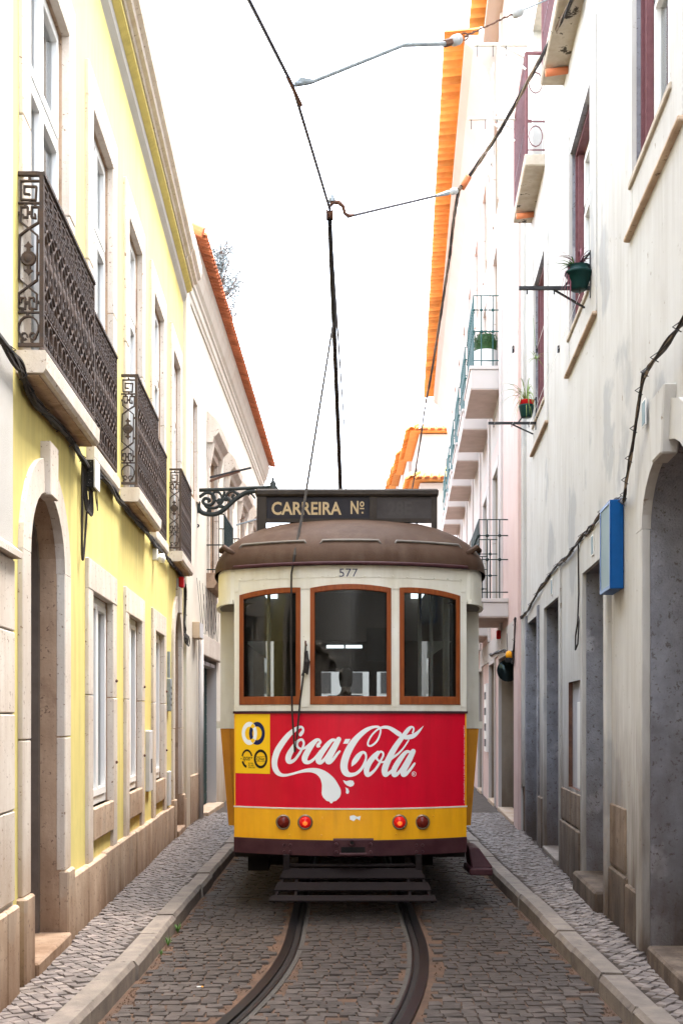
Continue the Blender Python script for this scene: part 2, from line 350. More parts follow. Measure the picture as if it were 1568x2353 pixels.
def stone_variant(nm, mat, lx, ly, hz, seed, taper=0.86, kind=0):
    rnd = random.Random(seed); mb = MB()
    n = 4 if kind == 0 else 5
    if n == 4: base = [(-.5, -.5), (.5, -.5), (.5, .5), (-.5, .5)]
    else: base = [(-.5, -.5), (.45, -.5), (.52, .05), (.4, .5), (-.48, .48)]
    base = [((a + rnd.uniform(-.07, .07))*lx, (b + rnd.uniform(-.07, .07))*ly) for a, b in base]
    top = [(a*taper, b*taper, rnd.uniform(-.003, .003)) for a, b in base]
    mb.loft([[(a, b, -hz) for a, b in base], [(a, b, -0.011) for a, b in base], top])
    mb.add([*top], [tuple(range(n))])
    return mb.mesh(nm, mat, recalc=False)
def lay_stones(place, variants, parent, name, rest_label, limit=300):
    """place: list of (x, y, z, rot, sx, sy, variant); nearest `limit` in view become single objects, the rest one mesh"""
    def shows(p):
        px = CX + p[0]/p[1]*FPX; py = HY + (H-p[2])/p[1]*FPX
        return -15 < px < 1583 and py < 2370
    vis = sorted([p for p in place if shows(p)], key=lambda p: p[1])
    single = vis[:limit]; ids = set(id(p) for p in single)
    for p in single:
        o = bpy.data.objects.new(name, variants[p[6]]); COL.objects.link(o); o.parent = parent
        o.location = p[:3]; o.rotation_euler = (random.uniform(-.02, .02), random.uniform(-.02, .02), p[3]); o.scale = (p[4], p[5], 1)
    mb = MB()
    for p in place:
        if id(p) in ids: continue
        me = variants[p[6]]; c, s_ = math.cos(p[3]), math.sin(p[3])
        mb.add([(p[0] + (v.co.x*p[4])*c - (v.co.y*p[5])*s_, p[1] + (v.co.x*p[4])*s_ + (v.co.y*p[5])*c, p[2] + v.co.z) for v in me.vertices],
               [tuple(q.vertices) for q in me.polygons])
    o = mb.build(name, variants[0].materials[0].name, parent, recalc=False); tag(o, kind='stuff')
    return o
setv = [stone_variant('sett', 'setts', 0.108, 0.104, 0.03, 100+i, 0.93, i % 2) for i in range(8)]
pl = []
Y = 5.6; row = 0
while Y < 17:
    dy = random.uniform(0.078, 0.098)
    x = -1.5 + random.uniform(0, 0.1)
    while x < 1.72:
        dx = random.uniform(0.070, 0.122)
        xc = x + dx/2; yc = Y + dy/2 + 0.018*math.sin(xc*2.3 + row*0.3) + random.uniform(-.006, .006)
        c = track_c(yc)
        near_rail = min(abs(xc-c-0.465), abs(xc-c+0.465))
        if kerbL(yc)+0.05 < xc < kerbR(yc)-0.05 and near_rail > 0.115 and random.random() > 0.018:
            pl.append((xc, yc, random.uniform(-.006, .004), random.uniform(-.05, .05), dx/0.113, dy/0.108, random.randrange(8)))
        x += dx
    Y += dy; row += 1
lay_stones(pl, setv, road, 'sett', None)

pavv = [stone_variant('paving_stone', 'paver', 0.066, 0.064, 0.03, 300+i, 0.9, i % 2) for i in range(8)]
def pavement(xa, xb, label, Ya, Yb, ang):
    p = ribbon(xa, xb, PV-0.012, Ya, 60, 60).build('pavement', 'paver_joint')
    tag(p, label, 'pavement', kind='structure')
    pl = []; u = -30.0
    ca, sa = math.cos(ang), math.sin(ang)
    nmax = int((Yb-Ya)*1.6/0.07)
    for i in range(-nmax, nmax):
        off = random.uniform(0, 0.07)
        for j in range(-nmax, nmax):
            a = i*0.0685 + random.uniform(-.006, .006); b = j*0.066 + off + random.uniform(-.006, .006)
            x = ca*a - sa*b; y = Ya + 6 + sa*a + ca*b
            if Ya < y < Yb and xa(y)+0.03 < x < xb(y)-0.03:
                pl.append((x, y, PV+random.uniform(-.004, .004), ang+random.uniform(-.12, .12), random.uniform(.9, 1.08), random.uniform(.9, 1.08), random.randrange(8)))
    lay_stones(pl, pavv, p, 'paving_stone', None)
    return p
pavement(lambda Y: FL1(Y, 0.02, 0)[0] if Y < 16.4 else FL2(Y, 0.02, 0)[0], lambda Y: kerbL(Y)-0.13, 'pale mosaic pavement at the foot of the yellow building', 5.4, 19, 0.62)
pavement(lambda Y: kerbR(Y)+0.15, lambda Y: FR1(Y, 0.02, 0)[0] if Y < 16.1 else FR2(Y, 0.02, 0)[0], 'dark worn mosaic pavement at the foot of the grey plaster building', 5.4, 19, -0.62)

def kerb(edge, side, label):
    k = ribbon(lambda Y: edge(Y)+side*0.012, lambda Y: edge(Y)+side*0.135, PV-0.03, 4.6, 60, 55).build('kerb', 'paver_joint')
    tag(k, label, 'kerb', kind='structure')
    Y = 5.0
    while Y < 26:
        L = random.choice([0.5, 0.62, 0.75, 0.9, 1.1]) * random.uniform(.92, 1.08); Y1 = Y+L-0.012
        mb = MB(); n = 3; rings = []
        dz = random.uniform(-.008, .008); dx = random.uniform(-.008, .008)
        for i in range(n+1):
            y = lerp(Y, Y1, i/n); e = edge(y)+dx; j = random.uniform(-.004, .004)
            rings.append([(e, y, -0.05), (e+side*j, y, PV-0.028+dz), (e+side*0.022, y, PV+0.004+dz+j*.5), (e+side*0.146, y, PV+0.002+dz), (e+side*0.146, y, -0.05)])
        mb.loft(rings); mb.add(rings[0], [(0, 1, 2, 3, 4)]); mb.add(rings[-1], [(0, 1, 2, 3, 4)])
        mb.build('kerb_stone', 'kerb_stone', k)
        Y += L
kerb(kerbL, -1, 'long low kerb of pale stone blocks along the mosaic pavement left of the tram')
kerb(kerbR, 1, 'low kerb of grey stone blocks along the narrow pavement right of the tram')

def rail(off, label):
    t = thing('tram_rail', (track_c(7)+off, 7, 0), label, 'rail', 'grooved tram rails')
    sgn = 1 if off > 0 else -1
    def strip(nm, a, b, z0, z1, mat):
        rings = []
        for i in range(81):
            y = lerp(4.5, 24, i/80); c = track_c(y)+off
            d = (track_c(y+.05)-track_c(y-.05))/.1; k = math.sqrt(1+d*d)
            rings.append([(c+sgn*a*k, y, z0), (c+sgn*a*k, y, z1), (c+sgn*b*k, y, z1), (c+sgn*b*k, y, z0)])
        MB().loft(rings).build(nm, mat, t)
    strip('rail_head', -0.012, 0.048, -0.05, 0.009, 'rail_steel')
    strip('groove', -0.05, -0.012, -0.05, -0.007, 'rail_dark')
    strip('guard_lip', -0.066, -0.05, -0.05, 0.006, 'rail_steel')
    strip('mortar_strip', -0.098, -0.066, -0.05, -0.002, 'mortar')
rail(-0.465, 'left one of the two dark steel tram rails set in the setts')
rail(0.465, 'right one of the two dark steel tram rails set in the setts')

# ------------------------------------------------------------ facade tools
def facade(mb, F, Y0, Y1, z0, z1, ops, o=0.0):
    ys = sorted(set([Y0, Y1] + [v for q in ops for v in q[:2] if Y0 < v < Y1]))
    zs = sorted(set([z0, z1] + [v for q in ops for v in q[2:4] if z0 < v < z1]))
    for i in range(len(ys)-1):
        for j in range(len(zs)-1):
            cy, cz = (ys[i]+ys[i+1])/2, (zs[j]+zs[j+1])/2
            if any(q[0] < cy < q[1] and q[2] < cz < q[3] for q in ops): continue
            mb.add([F(ys[i], o, zs[j]), F(ys[i+1], o, zs[j]), F(ys[i+1], o, zs[j+1]), F(ys[i], o, zs[j+1])], [(0, 1, 2, 3)])
    return mb
def shell(mb, F, Y0, Y1, z0, z1, D=6.0):
    mb.add([F(Y0, 0, z0), F(Y0, -D, z0), F(Y0, -D, z1), F(Y0, 0, z1)], [(0, 1, 2, 3)])
    mb.add([F(Y1, 0, z0), F(Y1, -D, z0), F(Y1, -D, z1), F(Y1, 0, z1)], [(0, 1, 2, 3)])
    mb.add([F(Y0, -D, z0), F(Y1, -D, z0), F(Y1, -D, z1), F(Y0, -D, z1)], [(0, 1, 2, 3)])
    mb.add([F(Y0, 0, z1), F(Y1, 0, z1), F(Y1, -D, z1), F(Y0, -D, z1)], [(0, 1, 2, 3)])
def arch_pts(ya, yb, zs, rise, n=14):
    c, a = (ya+yb)/2, (yb-ya)/2
    return [(c - a*math.cos(math.pi*i/n), zs + rise*math.sin(math.pi*i/n)) for i in range(n+1)]
def outline(ya, yb, za, zb, arch=None):
    if arch: return [(ya, za)] + arch_pts(ya, yb, arch[0], arch[1]) + [(yb, za)]
    return [(ya, za), (ya, zb), (yb, zb), (yb, za)]
def reveal(F, pts, d0, d1, mat, parent, closed=True):
    mb = MB(); n = len(pts)
    V = [F(a, d0, b) for a, b in pts] + [F(a, d1, b) for a, b in pts]
    mb.add(V, [(i, (i+1) % n, n+(i+1) % n, n+i) for i in range(n if closed else n-1)])
    return mb.build('reveal', mat, parent, recalc=False)
def spandrel(mb, F, ya, yb, arch, ztop):
    p = arch_pts(ya, yb, *arch)
    for i in range(len(p)-1):
        mb.add([F(p[i][0], 0, p[i][1]), F(p[i+1][0], 0, p[i+1][1]), F(p[i+1][0], 0, ztop), F(p[i][0], 0, ztop)], [(0, 1, 2, 3)])
def surround(F, ya, yb, za, zb, leg, lin, proud, mat, parent, arch=None, base=0.0, joint=None, key=False):
    e = 0.004
    def st(y0, y1, z0, z1):
        MB().fb(F, y0, y1, -0.03, proud + random.uniform(-.003, .003), z0, z1).build('surround_stone', mat, parent, bevel=0.006)
    ztop = arch[0] if arch else zb
    zj = joint or lerp(za, ztop, 0.52)
    for z0, z1 in ((za-base, zj-.003), (zj+.003, ztop)):
        st(ya-leg, ya+e, z0, z1); st(yb-e, yb+leg, z0, z1)
    if not arch:
        st(ya-leg, yb+leg, zb-e, zb+lin)
    else:
        n = 14; pin = arch_pts(ya+e, yb-e, arch[0], arch[1]-e, n); po = arch_pts(ya-leg, yb+leg, arch[0], arch[1]+leg, n)
        for a, b in ((0, 6), (8, 14)):
            poly = pin[a:b+1] + po[a:b+1][::-1]
            mb = MB()
            for i in range(a, b):
                mb.prism([pin[i], pin[i+1], po[i+1], po[i]], F, -0.03, proud)
            mb.build('surround_stone', mat, parent)
        c = (ya+yb)/2; k0, k1 = pin[6], pin[8]
        MB().prism([(k0[0], k0[1]-.02), (k1[0], k1[1]-.02), (c+0.12, arch[0]+arch[1]+leg+0.10), (c-0.12, arch[0]+arch[1]+leg+0.10)], F, -0.03, proud+0.035).build('keystone', mat, parent, bevel=0.006)
def casement(F, ya, yb, za, zb, d, parent, frame_mat='pvc', fw=0.055, name='window', transom=None, back='curtain', leaves=2, glassm='window_glass'):
    mb = MB(); o0, o1 = -d-0.055, -d
    mb.fb(F, ya, ya+fw, o0, o1, za, zb); mb.fb(F, yb-fw, yb, o0, o1, za, zb)
    mb.fb(F, ya+fw, yb-fw, o0, o1, zb-fw, zb); mb.fb(F, ya+fw, yb-fw, o0, o1, za, za+fw*1.2)
    zt = zb-fw
    if transom: mb.fb(F, ya+fw, yb-fw, o0, o1+.004, transom-.03, transom+.03)
    w = mb.build(name, frame_mat, parent, bevel=0.005)
    bw = (yb-ya-2*fw)/leaves; lf = 0.05
    for i in range(leaves):
        a = ya+fw+i*bw; b = a+bw
        for z0, z1 in ([(za+fw*1.2, transom-.03), (transom+.03, zt)] if transom else [(za+fw*1.2, zt)]):
            m2 = MB(); p0, p1 = o0+.01, o1+0.012
            m2.fb(F, a+.002, a+lf, p0, p1, z0+.002, z1-.002); m2.fb(F, b-lf, b-.002, p0, p1, z0+.002, z1-.002)
            m2.fb(F, a+lf, b-lf, p0, p1, z1-lf, z1-.002); m2.fb(F, a+lf, b-lf, p0, p1, z0+.002, z0+lf*1.3)
            m2.build('casement', frame_mat, w, bevel=0.004)
            MB().fb(F, a+lf-.005, b-lf+.005, -d-0.032, -d-0.026, z0+lf, z1-lf+.004).build('pane', glassm, w)
    if back:
        MB().add([F(ya, -d-0.12, za), F(yb, -d-0.12, za), F(yb, -d-0.12, zb), F(ya, -d-0.12, zb)], [(0, 1, 2, 3)]).build('curtain' if back == 'curtain' else 'backing', back, w)
    return w
def moulding(F, prof, Y0, Y1, mat, name, parent, n=1):
    mb = MB(); rings = [[F(lerp(Y0, Y1, i/n), o, z) for o, z in prof] for i in range(n+1)]
    mb.loft(rings); mb.add(rings[0], [tuple(range(len(prof)))]); mb.add(rings[-1], [tuple(range(len(prof)))])
    return mb.build(name, mat, parent)

# ------------------------------------------------------------ corner building, far left
b = thing('corner_building', FL1(5.5, -1, 0), 'white rough plaster building with stone base at the left picture edge', 'building')
mb = MB(); mb.fb(FL1, -24, 6.47, -5, 0.03, 0, 9.5); mb.build('wall', 'white_plaster', b)  # unseen length behind the viewer added to hold back light along the street
moulding(FL1, [(0.03, 2.50), (0.085, 2.50), (0.085, 2.535), (0.03, 2.58)], -24, 6.465, 'limestone', 'ledge', b)
z = 0.62
for k, z1 in enumerate((1.12, 1.65, 2.1, 2.495)):
    y = 3.5 + 0.3*(k % 2)
    ys = [3.5, 4.6 + .4*(k % 2), 5.6 + .3*(k % 2), 6.46]
    for i in range(3):
        MB().fb(FL1, ys[i]+.004, ys[i+1]-.004, 0.0, 0.045, z+.004, z1-.004).build('wall_stone', 'limestone', b, bevel=0.006)
    z = z1
ys = [3.5, 4.7, 5.75, 6.2, 6.475]
for i in range(4):
    MB().fb(FL1, ys[i]+.004, ys[i+1]-.004, 0.0, 0.07, 0.0, 0.60).build('plinth_stone', 'plinth_stone', b, bevel=0.012)

# ------------------------------------------------------------ yellow building
yb_ = thing('yellow_building', FL1(11, -1, 0), 'yellow plaster two storey house with arched doors, stone surrounds and iron balconies', 'building')
doors = [(6.91, 7.93), (15.08, 16.0)]
wins = [(9.04, 10.03), (10.98, 11.89), (13.02, 13.92)]
ups = [(6.93, 8.10), (9.05, 10.05), (10.98, 11.92), (12.92, 13.90), (14.92, 15.84)]
ZS, RISE, ZTOP = 2.6, 0.45, 3.05
ops = [(a, c, -0.1, ZTOP) for a, c in doors] + [(a, c, 0.93, 2.61) for a, c in wins] + [(a, c, 3.74, 6.33) for a, c in ups]
mb = MB(); facade(mb, FL1, 6.4, 16.4, 0, 7.9, ops); shell(mb, FL1, 6.4, 16.4, 0, 7.9)
for a, c in doors: spandrel(mb, FL1, a, c, (ZS, RISE), ZTOP)
mb.build('wall', 'yellow_plaster', yb_)
for k, (a, c) in enumerate(doors):
    d = MB().fb(FL1, a-.02, c+.02, -0.33, -0.27, 0, 3.2).build('door', 'door_dark', yb_)
    for q in range(2):
        y0 = lerp(a, c, q*.5)+.05; y1 = lerp(a, c, q*.5+.5)-.05
        for z0, z1 in ((0.35, 1.1), (1.2, 2.3)):
            MB().fb(FL1, y0, y1, -0.28, -0.255, z0, z1).build('door_panel', 'door_dark', d, bevel=0.01)
    reveal(FL1, outline(a, c, 0, 0, (ZS, RISE)), 0.0, -0.14, 'jamb_stone', d, closed=False)
    reveal(FL1, outline(a+.05, c-.05, 0, 0, (ZS, RISE-.05)), -0.139, -0.28, 'door_dark', d, closed=False)
    fr = MB(); p1 = outline(a, c, 0, 0, (ZS, RISE)); p2 = outline(a+.05, c-.05, 0, 0, (ZS, RISE-.05))
    for i in range(len(p1)-1): fr.add([FL1(p1[i][0], -.14, p1[i][1]), FL1(p1[i+1][0], -.14, p1[i+1][1]), FL1(p2[i+1][0], -.14, p2[i+1][1]), FL1(p2[i][0], -.14, p2[i][1])], [(0, 1, 2, 3)])
    fr.build('door_frame', 'door_dark', d)
    surround(FL1, a, c, 0.6, ZTOP, 0.2, 0.2, 0.03, 'limestone', d, arch=(ZS, RISE), joint=1.5)
    for y0, y1 in ((a-.23, a+.004), (c-.004, c+.23)):
        MB().fb(FL1, y0, y1, -0.02, 0.055, 0, 0.598).build('plinth_stone', 'plinth_stone', d, bevel=0.012)
    MB().fb(FL1, a-.0, c+.0, -0.3, 0.075, 0, PV+0.075).build('door_step', 'plinth_stone', d, bevel=0.012)
for a, c in wins:
    w_ = casement(FL1, a, c, 0.93, 2.61, 0.04, yb_)
    reveal(FL1, outline(a, c, 0.93, 2.61), 0.0, -0.12, 'jamb_stone', w_)
    surround(FL1, a, c, 0.93, 2.61, 0.2, 0.23, 0.028, 'limestone', w_, base=0.40)
    MB().fb(FL1, a+.006, c-.006, -0.07, 0.034, 0.68, 0.93).build('sill', 'plinth_stone', w_, bevel=0.01)
    for zz in (1.25, 1.95):
        MB().lathe([(0.012, 0), (0.014, .012), (0.006, .02)], FL1(c+.1, .03, zz), 8, 'x').build('stud', 'rust', w_)
# plinth
for y0, y1 in ((8.17, 8.72), (8.73, 9.55), (9.56, 10.28), (10.29, 11.3), (11.31, 12.45), (12.46, 13.1), (13.11, 14.0), (14.01, 14.83), (16.24, 16.4)):
    MB().fb(FL1, y0, y1, -0.02, 0.05 + random.uniform(-.006, .01), 0, 0.535 + random.uniform(-.008, .008)).build('plinth_stone', 'plinth_stone', yb_, bevel=0.012)
for k, (a, c) in enumerate(ups):
    w_ = casement(FL1, a, c, 3.74, 6.33, 0.05, yb_, transom=5.55)
    reveal(FL1, outline(a, c, 3.74, 6.33), 0.0, -0.14, 'jamb_stone', w_)
    surround(FL1, a, c, 3.74, 6.33, 0.2, 0.27, 0.028, 'limestone', w_)
# cornice
moulding(FL1, [(0.0, 7.44), (0.05, 7.50), (0.06, 7.56), (0.0, 7.56)], 6.6, 16.4, 'white_plaster', 'frieze', yb_)
moulding(FL1, [(0.0, 7.565), (0.062, 7.565), (0.125, 7.60), (0.125, 7.64), (0.0, 7.64)], 6.6, 16.4, 'yellow_plaster', 'frieze', yb_)
moulding(FL1, [(-0.05, 7.645), (0.14, 7.645), (0.15, 7.68), (0.19, 7.69), (0.20, 7.73), (0.24, 7.76), (0.255, 7.82), (0.255, 7.92), (0.20, 7.97), (-0.05, 8.02)], 6.6, 15.35, 'limestone', 'cornice', yb_)
moulding(FL1, [(-0.05, 7.64), (0.15, 7.64), (0.16, 7.68), (0.20, 7.69), (0.21, 7.73), (0.25, 7.76), (0.265, 7.82), (0.265, 7.92), (0.21, 7.97), (-0.05, 8.02)], 15.37, 16.4, 'limestone', 'cornice', yb_)
# iron railing module
def pxm(x, y): return ((x-205)/2115.0, (1960-y)/2115.0*1.07)
def flatbar(mb, pts, t=0.0042, dpt=0.011):
    for (a, b), (c, e) in zip(pts[:-1], pts[1:]):
        L = math.hypot(c-a, e-b)
        if L < 1e-6: continue
        ux, uz = (c-a)/L, (e-b)/L; nx, nz = -uz*t, ux*t
        a2, b2, c2, e2 = a-ux*t*.6, b-uz*t*.6, c+ux*t*.6, e+uz*t*.6
        P = []
        for y in (-dpt, dpt): P += [(a2+nx, y, b2+nz), (c2+nx, y, e2+nz), (c2-nx, y, e2-nz), (a2-nx, y, b2-nz)]
        mb.add(P, [(0, 1, 2, 3), (4, 7, 6, 5), (0, 4, 5, 1), (1, 5, 6, 2), (2, 6, 7, 3), (3, 7, 4, 0)])
mod = MB()
for pts in ([(475, 330), (480, 130), (235, 130), (238, 340), (415, 345), (425, 195), (280, 190), (280, 275), (345, 280)],
            [(265, 510), (268, 540), (318, 540), (322, 425), (240, 425), (232, 590), (335, 665), (438, 745), (432, 1250), (330, 1320), (215, 1400), (208, 1560), (290, 1575), (292, 1450), (240, 1450), (238, 1500)],
            [(410, 505), (415, 548), (365, 540), (370, 425), (455, 425), (450, 600), (335, 665), (225, 745), (215, 1235), (325, 1325), (430, 1405), (425, 1575), (340, 1570), (340, 1450), (395, 1450), (395, 1490)],
            [(205, 380), (485, 380)], [(205, 1615), (465, 1615)]):
    flatbar(mod, [pxm(*p) for p in pts])
flatbar(mod, [pxm(330+122*math.cos(R(a)), 1790+132*math.sin(R(a))) for a in range(-240, 61, 25)], 0.004, 0.011)
for s_ in (-1, 1):
    flatbar(mod, [pxm(330+s_*(52+38*math.cos(R(a))), 1885-38*math.sin(R(a))) for a in range(190, -150, -40)], 0.0035, 0.01)
for x, y in ((345, 105), (350, 362), (290, 402), (410, 402), (345, 490), (220, 495), (465, 495), (455, 810), (455, 1175), (318, 1505), (440, 1500), (260, 1590), (375, 1590), (318, 1632), (250, 1935), (370, 1935)):
    u, z = pxm(x, y); mod.box((u-.007, -.009, z-.008), (u+.007, .009, z+.008))
rose = []
u, z = pxm(330, 1005)
mod.lathe([(0.0, -.018), (0.018, -.016), (0.026, -.012), (0.040, -.014), (0.046, 0), (0.040, .014), (0.026, .012), (0.018, .016), (0.0, .018)], (u, 0, z), 12, 'y', caps=False)
for s_ in (1, -1):
    mod.prism([(u-.012, z+s_*.04), (u+.012, z+s_*.04), (u+.01, z+s_*.062), (u+.026, z+s_*.07), (u+.01, z+s_*.082), (u, z+s_*.098), (u-.01, z+s_*.082), (u-.026, z+s_*.07), (u-.01, z+s_*.062)], lambda a, d, b: (a, d, b), -.008, .008)
MODULE = mod.mesh('railing_panel', 'iron')
PW = 0.132; RH = 0.955
angL = R(-90) + math.atan(-0.0374)*-1
def panel(parent, loc, rz, sx=1.0):
    o = bpy.data.objects.new('railing_panel', MODULE); COL.objects.link(o); o.parent = parent; o.location = loc; o.rotation_euler = (0, 0, rz); o.scale = (sx, 1, 1)
def iron_balcony(Ya, Yb, proj, slab, label=None):
    zf = 3.715
    if slab:
        s_ = moulding(FL1, [(-.05, 3.585), (proj+.02, 3.585), (proj+.035, 3.61), (proj+.04, 3.70), (proj+.03, 3.713), (-.05, 3.713)], Ya-.06, Yb+.06, 'limestone', 'balcony', yb_)
    else:
        s_ = moulding(FL1, [(-.05, 3.585), (0.05, 3.585), (0.06, 3.61), (0.06, 3.70), (0.05, 3.713), (-.05, 3.713)], Ya-.06, Yb+.06, 'limestone', 'balcony', yb_)
    z0 = zf+0.055
    if slab: MB().fb(FL1, Ya-.03, Yb+.03, .0, proj-.01, 3.574, 3.583).build('soffit', 'jamb_stone', s_)
    n = int(round((Yb-Ya)/PW)); sx = (Yb-Ya)/(n*PW)
    for i in range(n):
        panel(s_, FL1(Ya+(i+1)*PW*sx, proj, z0), angL, sx)
    hr = MB(); hr.fb(FL1, Ya-.012, Yb+.012, proj-.02, proj+.02, z0+RH, z0+RH+.022)
    br = MB(); br.fb(FL1, Ya-.008, Yb+.008, proj-.012, proj+.012, z0-.022, z0)
    if slab:
        for yy in (Ya, Yb):
            panel(s_, FL1(yy, 0.0, z0), 0, proj/PW*0.98)
            hr.fb(FL1, yy-.016, yy+.016, 0, proj-.02, z0+RH+.001, z0+RH+.021); br.fb(FL1, yy-.012, yy+.012, 0, proj-.012, z0-.021, z0-.001)
    hr.build('handrail', 'iron', s_); br.build('bottom_rail', 'iron', s_)
    for yy in (Ya, Yb):
        MB().fb(FL1, yy-.012, yy+.012, proj-.0125, proj+.0125, z0-.023, z0+RH+.001).build('post', 'iron', s_)
        if slab: MB().lathe([(0.01, 0), (0.016, .004), (0.02, .016), (0.017, .026), (0.009, .032), (0.012, .04)], FL1(yy, proj, zf), 10).build('foot', 'iron', s_, smooth=True)
iron_balcony(6.72, 8.40, 0.135, True)
iron_balcony(10.66, 12.24, 0.135, True)
iron_balcony(14.66, 16.05, 0.135, True)
iron_balcony(8.95, 10.13, 0.03, False)
iron_balcony(12.83, 13.98, 0.03, False)
# cabinet doors on the yellow wall
c_ = MB().fb(FL1, 12.35, 12.62, -0.01, 0.045, 0.86, 1.5).build('meter_hatch', 'tin_panel', yb_, bevel=0.006)
MB().fb(FL1, 12.45, 12.55, 0.045, 0.047, 1.05, 1.2).build('sticker', 'black_plastic', c_)
MB().fb(FL1, 14.35, 14.6, -0.01, 0.03, 0.56, 0.98).build('meter_hatch', 'tin_panel', yb_, bevel=0.006)

# ------------------------------------------------------------ cream building with red eaves (beyond the yellow one)
cb = thing('cream_building', FL2(23, -1, 0), 'cream house with stone cornice and red tiled eaves beyond the yellow house', 'building')
hw = [(19.3, 20.35), (21.9, 22.95), (24.5, 25.55), (27.1, 28.15)]
ops = [(18.4, 20.5, 0, 2.62), (22.6, 24.0, 0, 2.7), (26.2, 27.4, 0, 2.7)] + [(a, c, 4.0, 6.0) for a, c in hw] + [(17.25, 17.75, 4.9, 6.35)]
mb = MB(); facade(mb, FL2, 16.4, 31.3, 0, 8.3, ops); shell(mb, FL2, 16.4, 31.3, 0, 8.3); mb.build('wall', 'cream_plaster', cb)
d = MB().fb(FL2, 18.38, 20.5, -0.22, -0.18, 0, 2.64).build('door', 'door_green', cb)
for i in range(14):
    MB().fb(FL2, 18.4, 20.48, -0.18, -0.168, 0.2+i*.168, 0.35+i*.168).build('slat', 'door_green', d)
reveal(FL2, outline(18.4, 20.5, 0, 2.62), 0.0, -0.18, 'pale_plaster', d)
MB().fb(FL2, 18.3, 20.6, -0.15, 0.12, 0, PV+.06).build('door_step', 'limestone', d, bevel=.01)
MB().fb(FL2, 18.2, 20.8, -0.02, 0.06, 2.62, 2.95).build('lintel', 'limestone', d, bevel=.01)
for i in range(3): MB().fb(FL2, 18.45+i*.68, 19.05+i*.68, -.17, -.02, 2.5, 2.56).build('shutter_box', 'tin_panel', d)
for a, c in ((22.6, 24.0), (26.2, 27.4)):
    d = MB().fb(FL2, a, c, -0.22, -0.18, 0, 2.7).build('door', 'door_brown', cb); reveal(FL2, outline(a, c, 0, 2.7), 0, -.18, 'cream_plaster', d)
    surround(FL2, a, c, 0.1, 2.7, .16, .2, .04, 'limestone', d)
w_ = casement(FL2, 17.25, 17.75, 4.9, 6.35, .1, cb, leaves=1); reveal(FL2, outline(17.25, 17.75, 4.9, 6.35), 0, -.14, 'jamb_stone', w_)
surround(FL2, 17.25, 17.75, 4.9, 6.35, .15, .2, .03, 'limestone', w_)
for a, c in hw:
    w_ = casement(FL2, a, c, 4.0, 6.0, .1, cb); reveal(FL2, outline(a, c, 4.0, 6.0), 0, -.14, 'jamb_stone', w_)
    surround(FL2, a, c, 4.0, 6.0, .15, .12, .04, 'limestone', w_)
    h_ = moulding(FL2, [(0, 6.12), (.10, 6.12), (.12, 6.2), (.2, 6.28), (.22, 6.4), (.15, 6.5), (.02, 6.62), (0, 6.62)], a-.22, c+.22, 'limestone', 'window_hood', w_)
    for yy in (a-.16, c+.06): moulding(FL2, [(0, 5.72), (.05, 5.75), (.09, 5.95), (.12, 6.115), (0, 6.115)], yy, yy+.1, 'limestone', 'corbel', w_)
    # small iron balconies
    s_ = moulding(FL2, [(0, 3.75), (.12, 3.75), (.18, 3.85), (.30, 3.88), (.32, 3.99), (0, 3.99)], a-.25, c+.25, 'jamb_stone', 'balcony', cb)
    rm = MB(); pr = .28
    for i in range(19):
        yy = lerp(a-.2, c+.2, i/18); rm.tube([FL2(yy, pr, 4.0), FL2(yy, pr, 4.95)], .008, 4)
    for zz in (4.05, 4.45, 4.95):
        rm.tube([FL2(a-.21, 0, zz), FL2(a-.21, pr, zz), FL2(c+.21, pr, zz), FL2(c+.21, 0, zz)], .013, 4)
    for q in (.1, .2):
        for yy in (a-.21, c+.21): rm.tube([FL2(yy, q, 4.0), FL2(yy, q, 4.95)], .008, 4)
    rm.build('railing', 'dark_green_iron', s_)
moulding(FL2, [(-.03, 7.66), (.02, 7.66), (.03, 7.72), (.05, 7.74), (.05, 7.86), (.075, 7.88), (.08, 7.93), (.12, 7.98), (.15, 8.1), (.165, 8.14), (.175, 8.22), (.19, 8.25), (.19, 8.30), (-.03, 8.34)], 16.2, 31.2, 'cream_plaster', 'cornice', cb)
for y0, y1 in ((16.41, 16.62), (16.64, 17.0)):
    MB().fb(FL2, y0, y1, -.02, .05 if y0 < 16.5 else .025, 0, 7.65).build('pilaster', 'cream_plaster', cb, bevel=.01)
MB().fb(FL2, 17.0, 18.2, -.02, .03, 0, .8).build('plinth_stone', 'plinth_stone', cb, bevel=.012)
MB().tube([FL2(17.9, .06, .1), FL2(17.9, .06, 3.0)], .04, 10).build('drain_pipe', 'pale_plaster', cb, smooth=True)
moulding(FL2, [(-3.0, 10.1), (.22, 8.33), (.22, 8.345), (-3.0, 10.12)], 16.25, 31.25, 'terracotta', 'roof', cb)
def barrel_tile(name, mat, r, L, slope=0.25):
    mb = MB(); rings = []
    n = 5
    prof = [(r*math.cos(math.pi*i/n), r*math.sin(math.pi*i/n)*.8) for i in range(n+1)] + [((r-.014)*math.cos(math.pi*(n-i)/n), (r-.014)*math.sin(math.pi*(n-i)/n)*.8) for i in range(n+1)]
    for d in (0, L): rings.append([(a*(1.0 if d else .92), d, b + d*-slope) for a, b in prof])
    mb.loft(rings); mb.add(rings[0], [tuple(range(len(prof)))]); mb.add(rings[1], [tuple(range(len(prof)))])
    return mb.mesh(name, mat)
TILE_L = barrel_tile('roof_tile', 'terracotta', .072, .46, .3)
for i in range(105):
    yy = 16.35 + i*.1425
    o = link('roof_tile', TILE_L, cb); p = FL2(yy, -.115, 8.455 + random.uniform(-.006, .006)); o.location = p; o.rotation_euler = (0, 0, R(-90)+random.uniform(-.03, .03))
TILE_U = barrel_tile('gutter_tile', 'terracotta', .06, .45, .3)
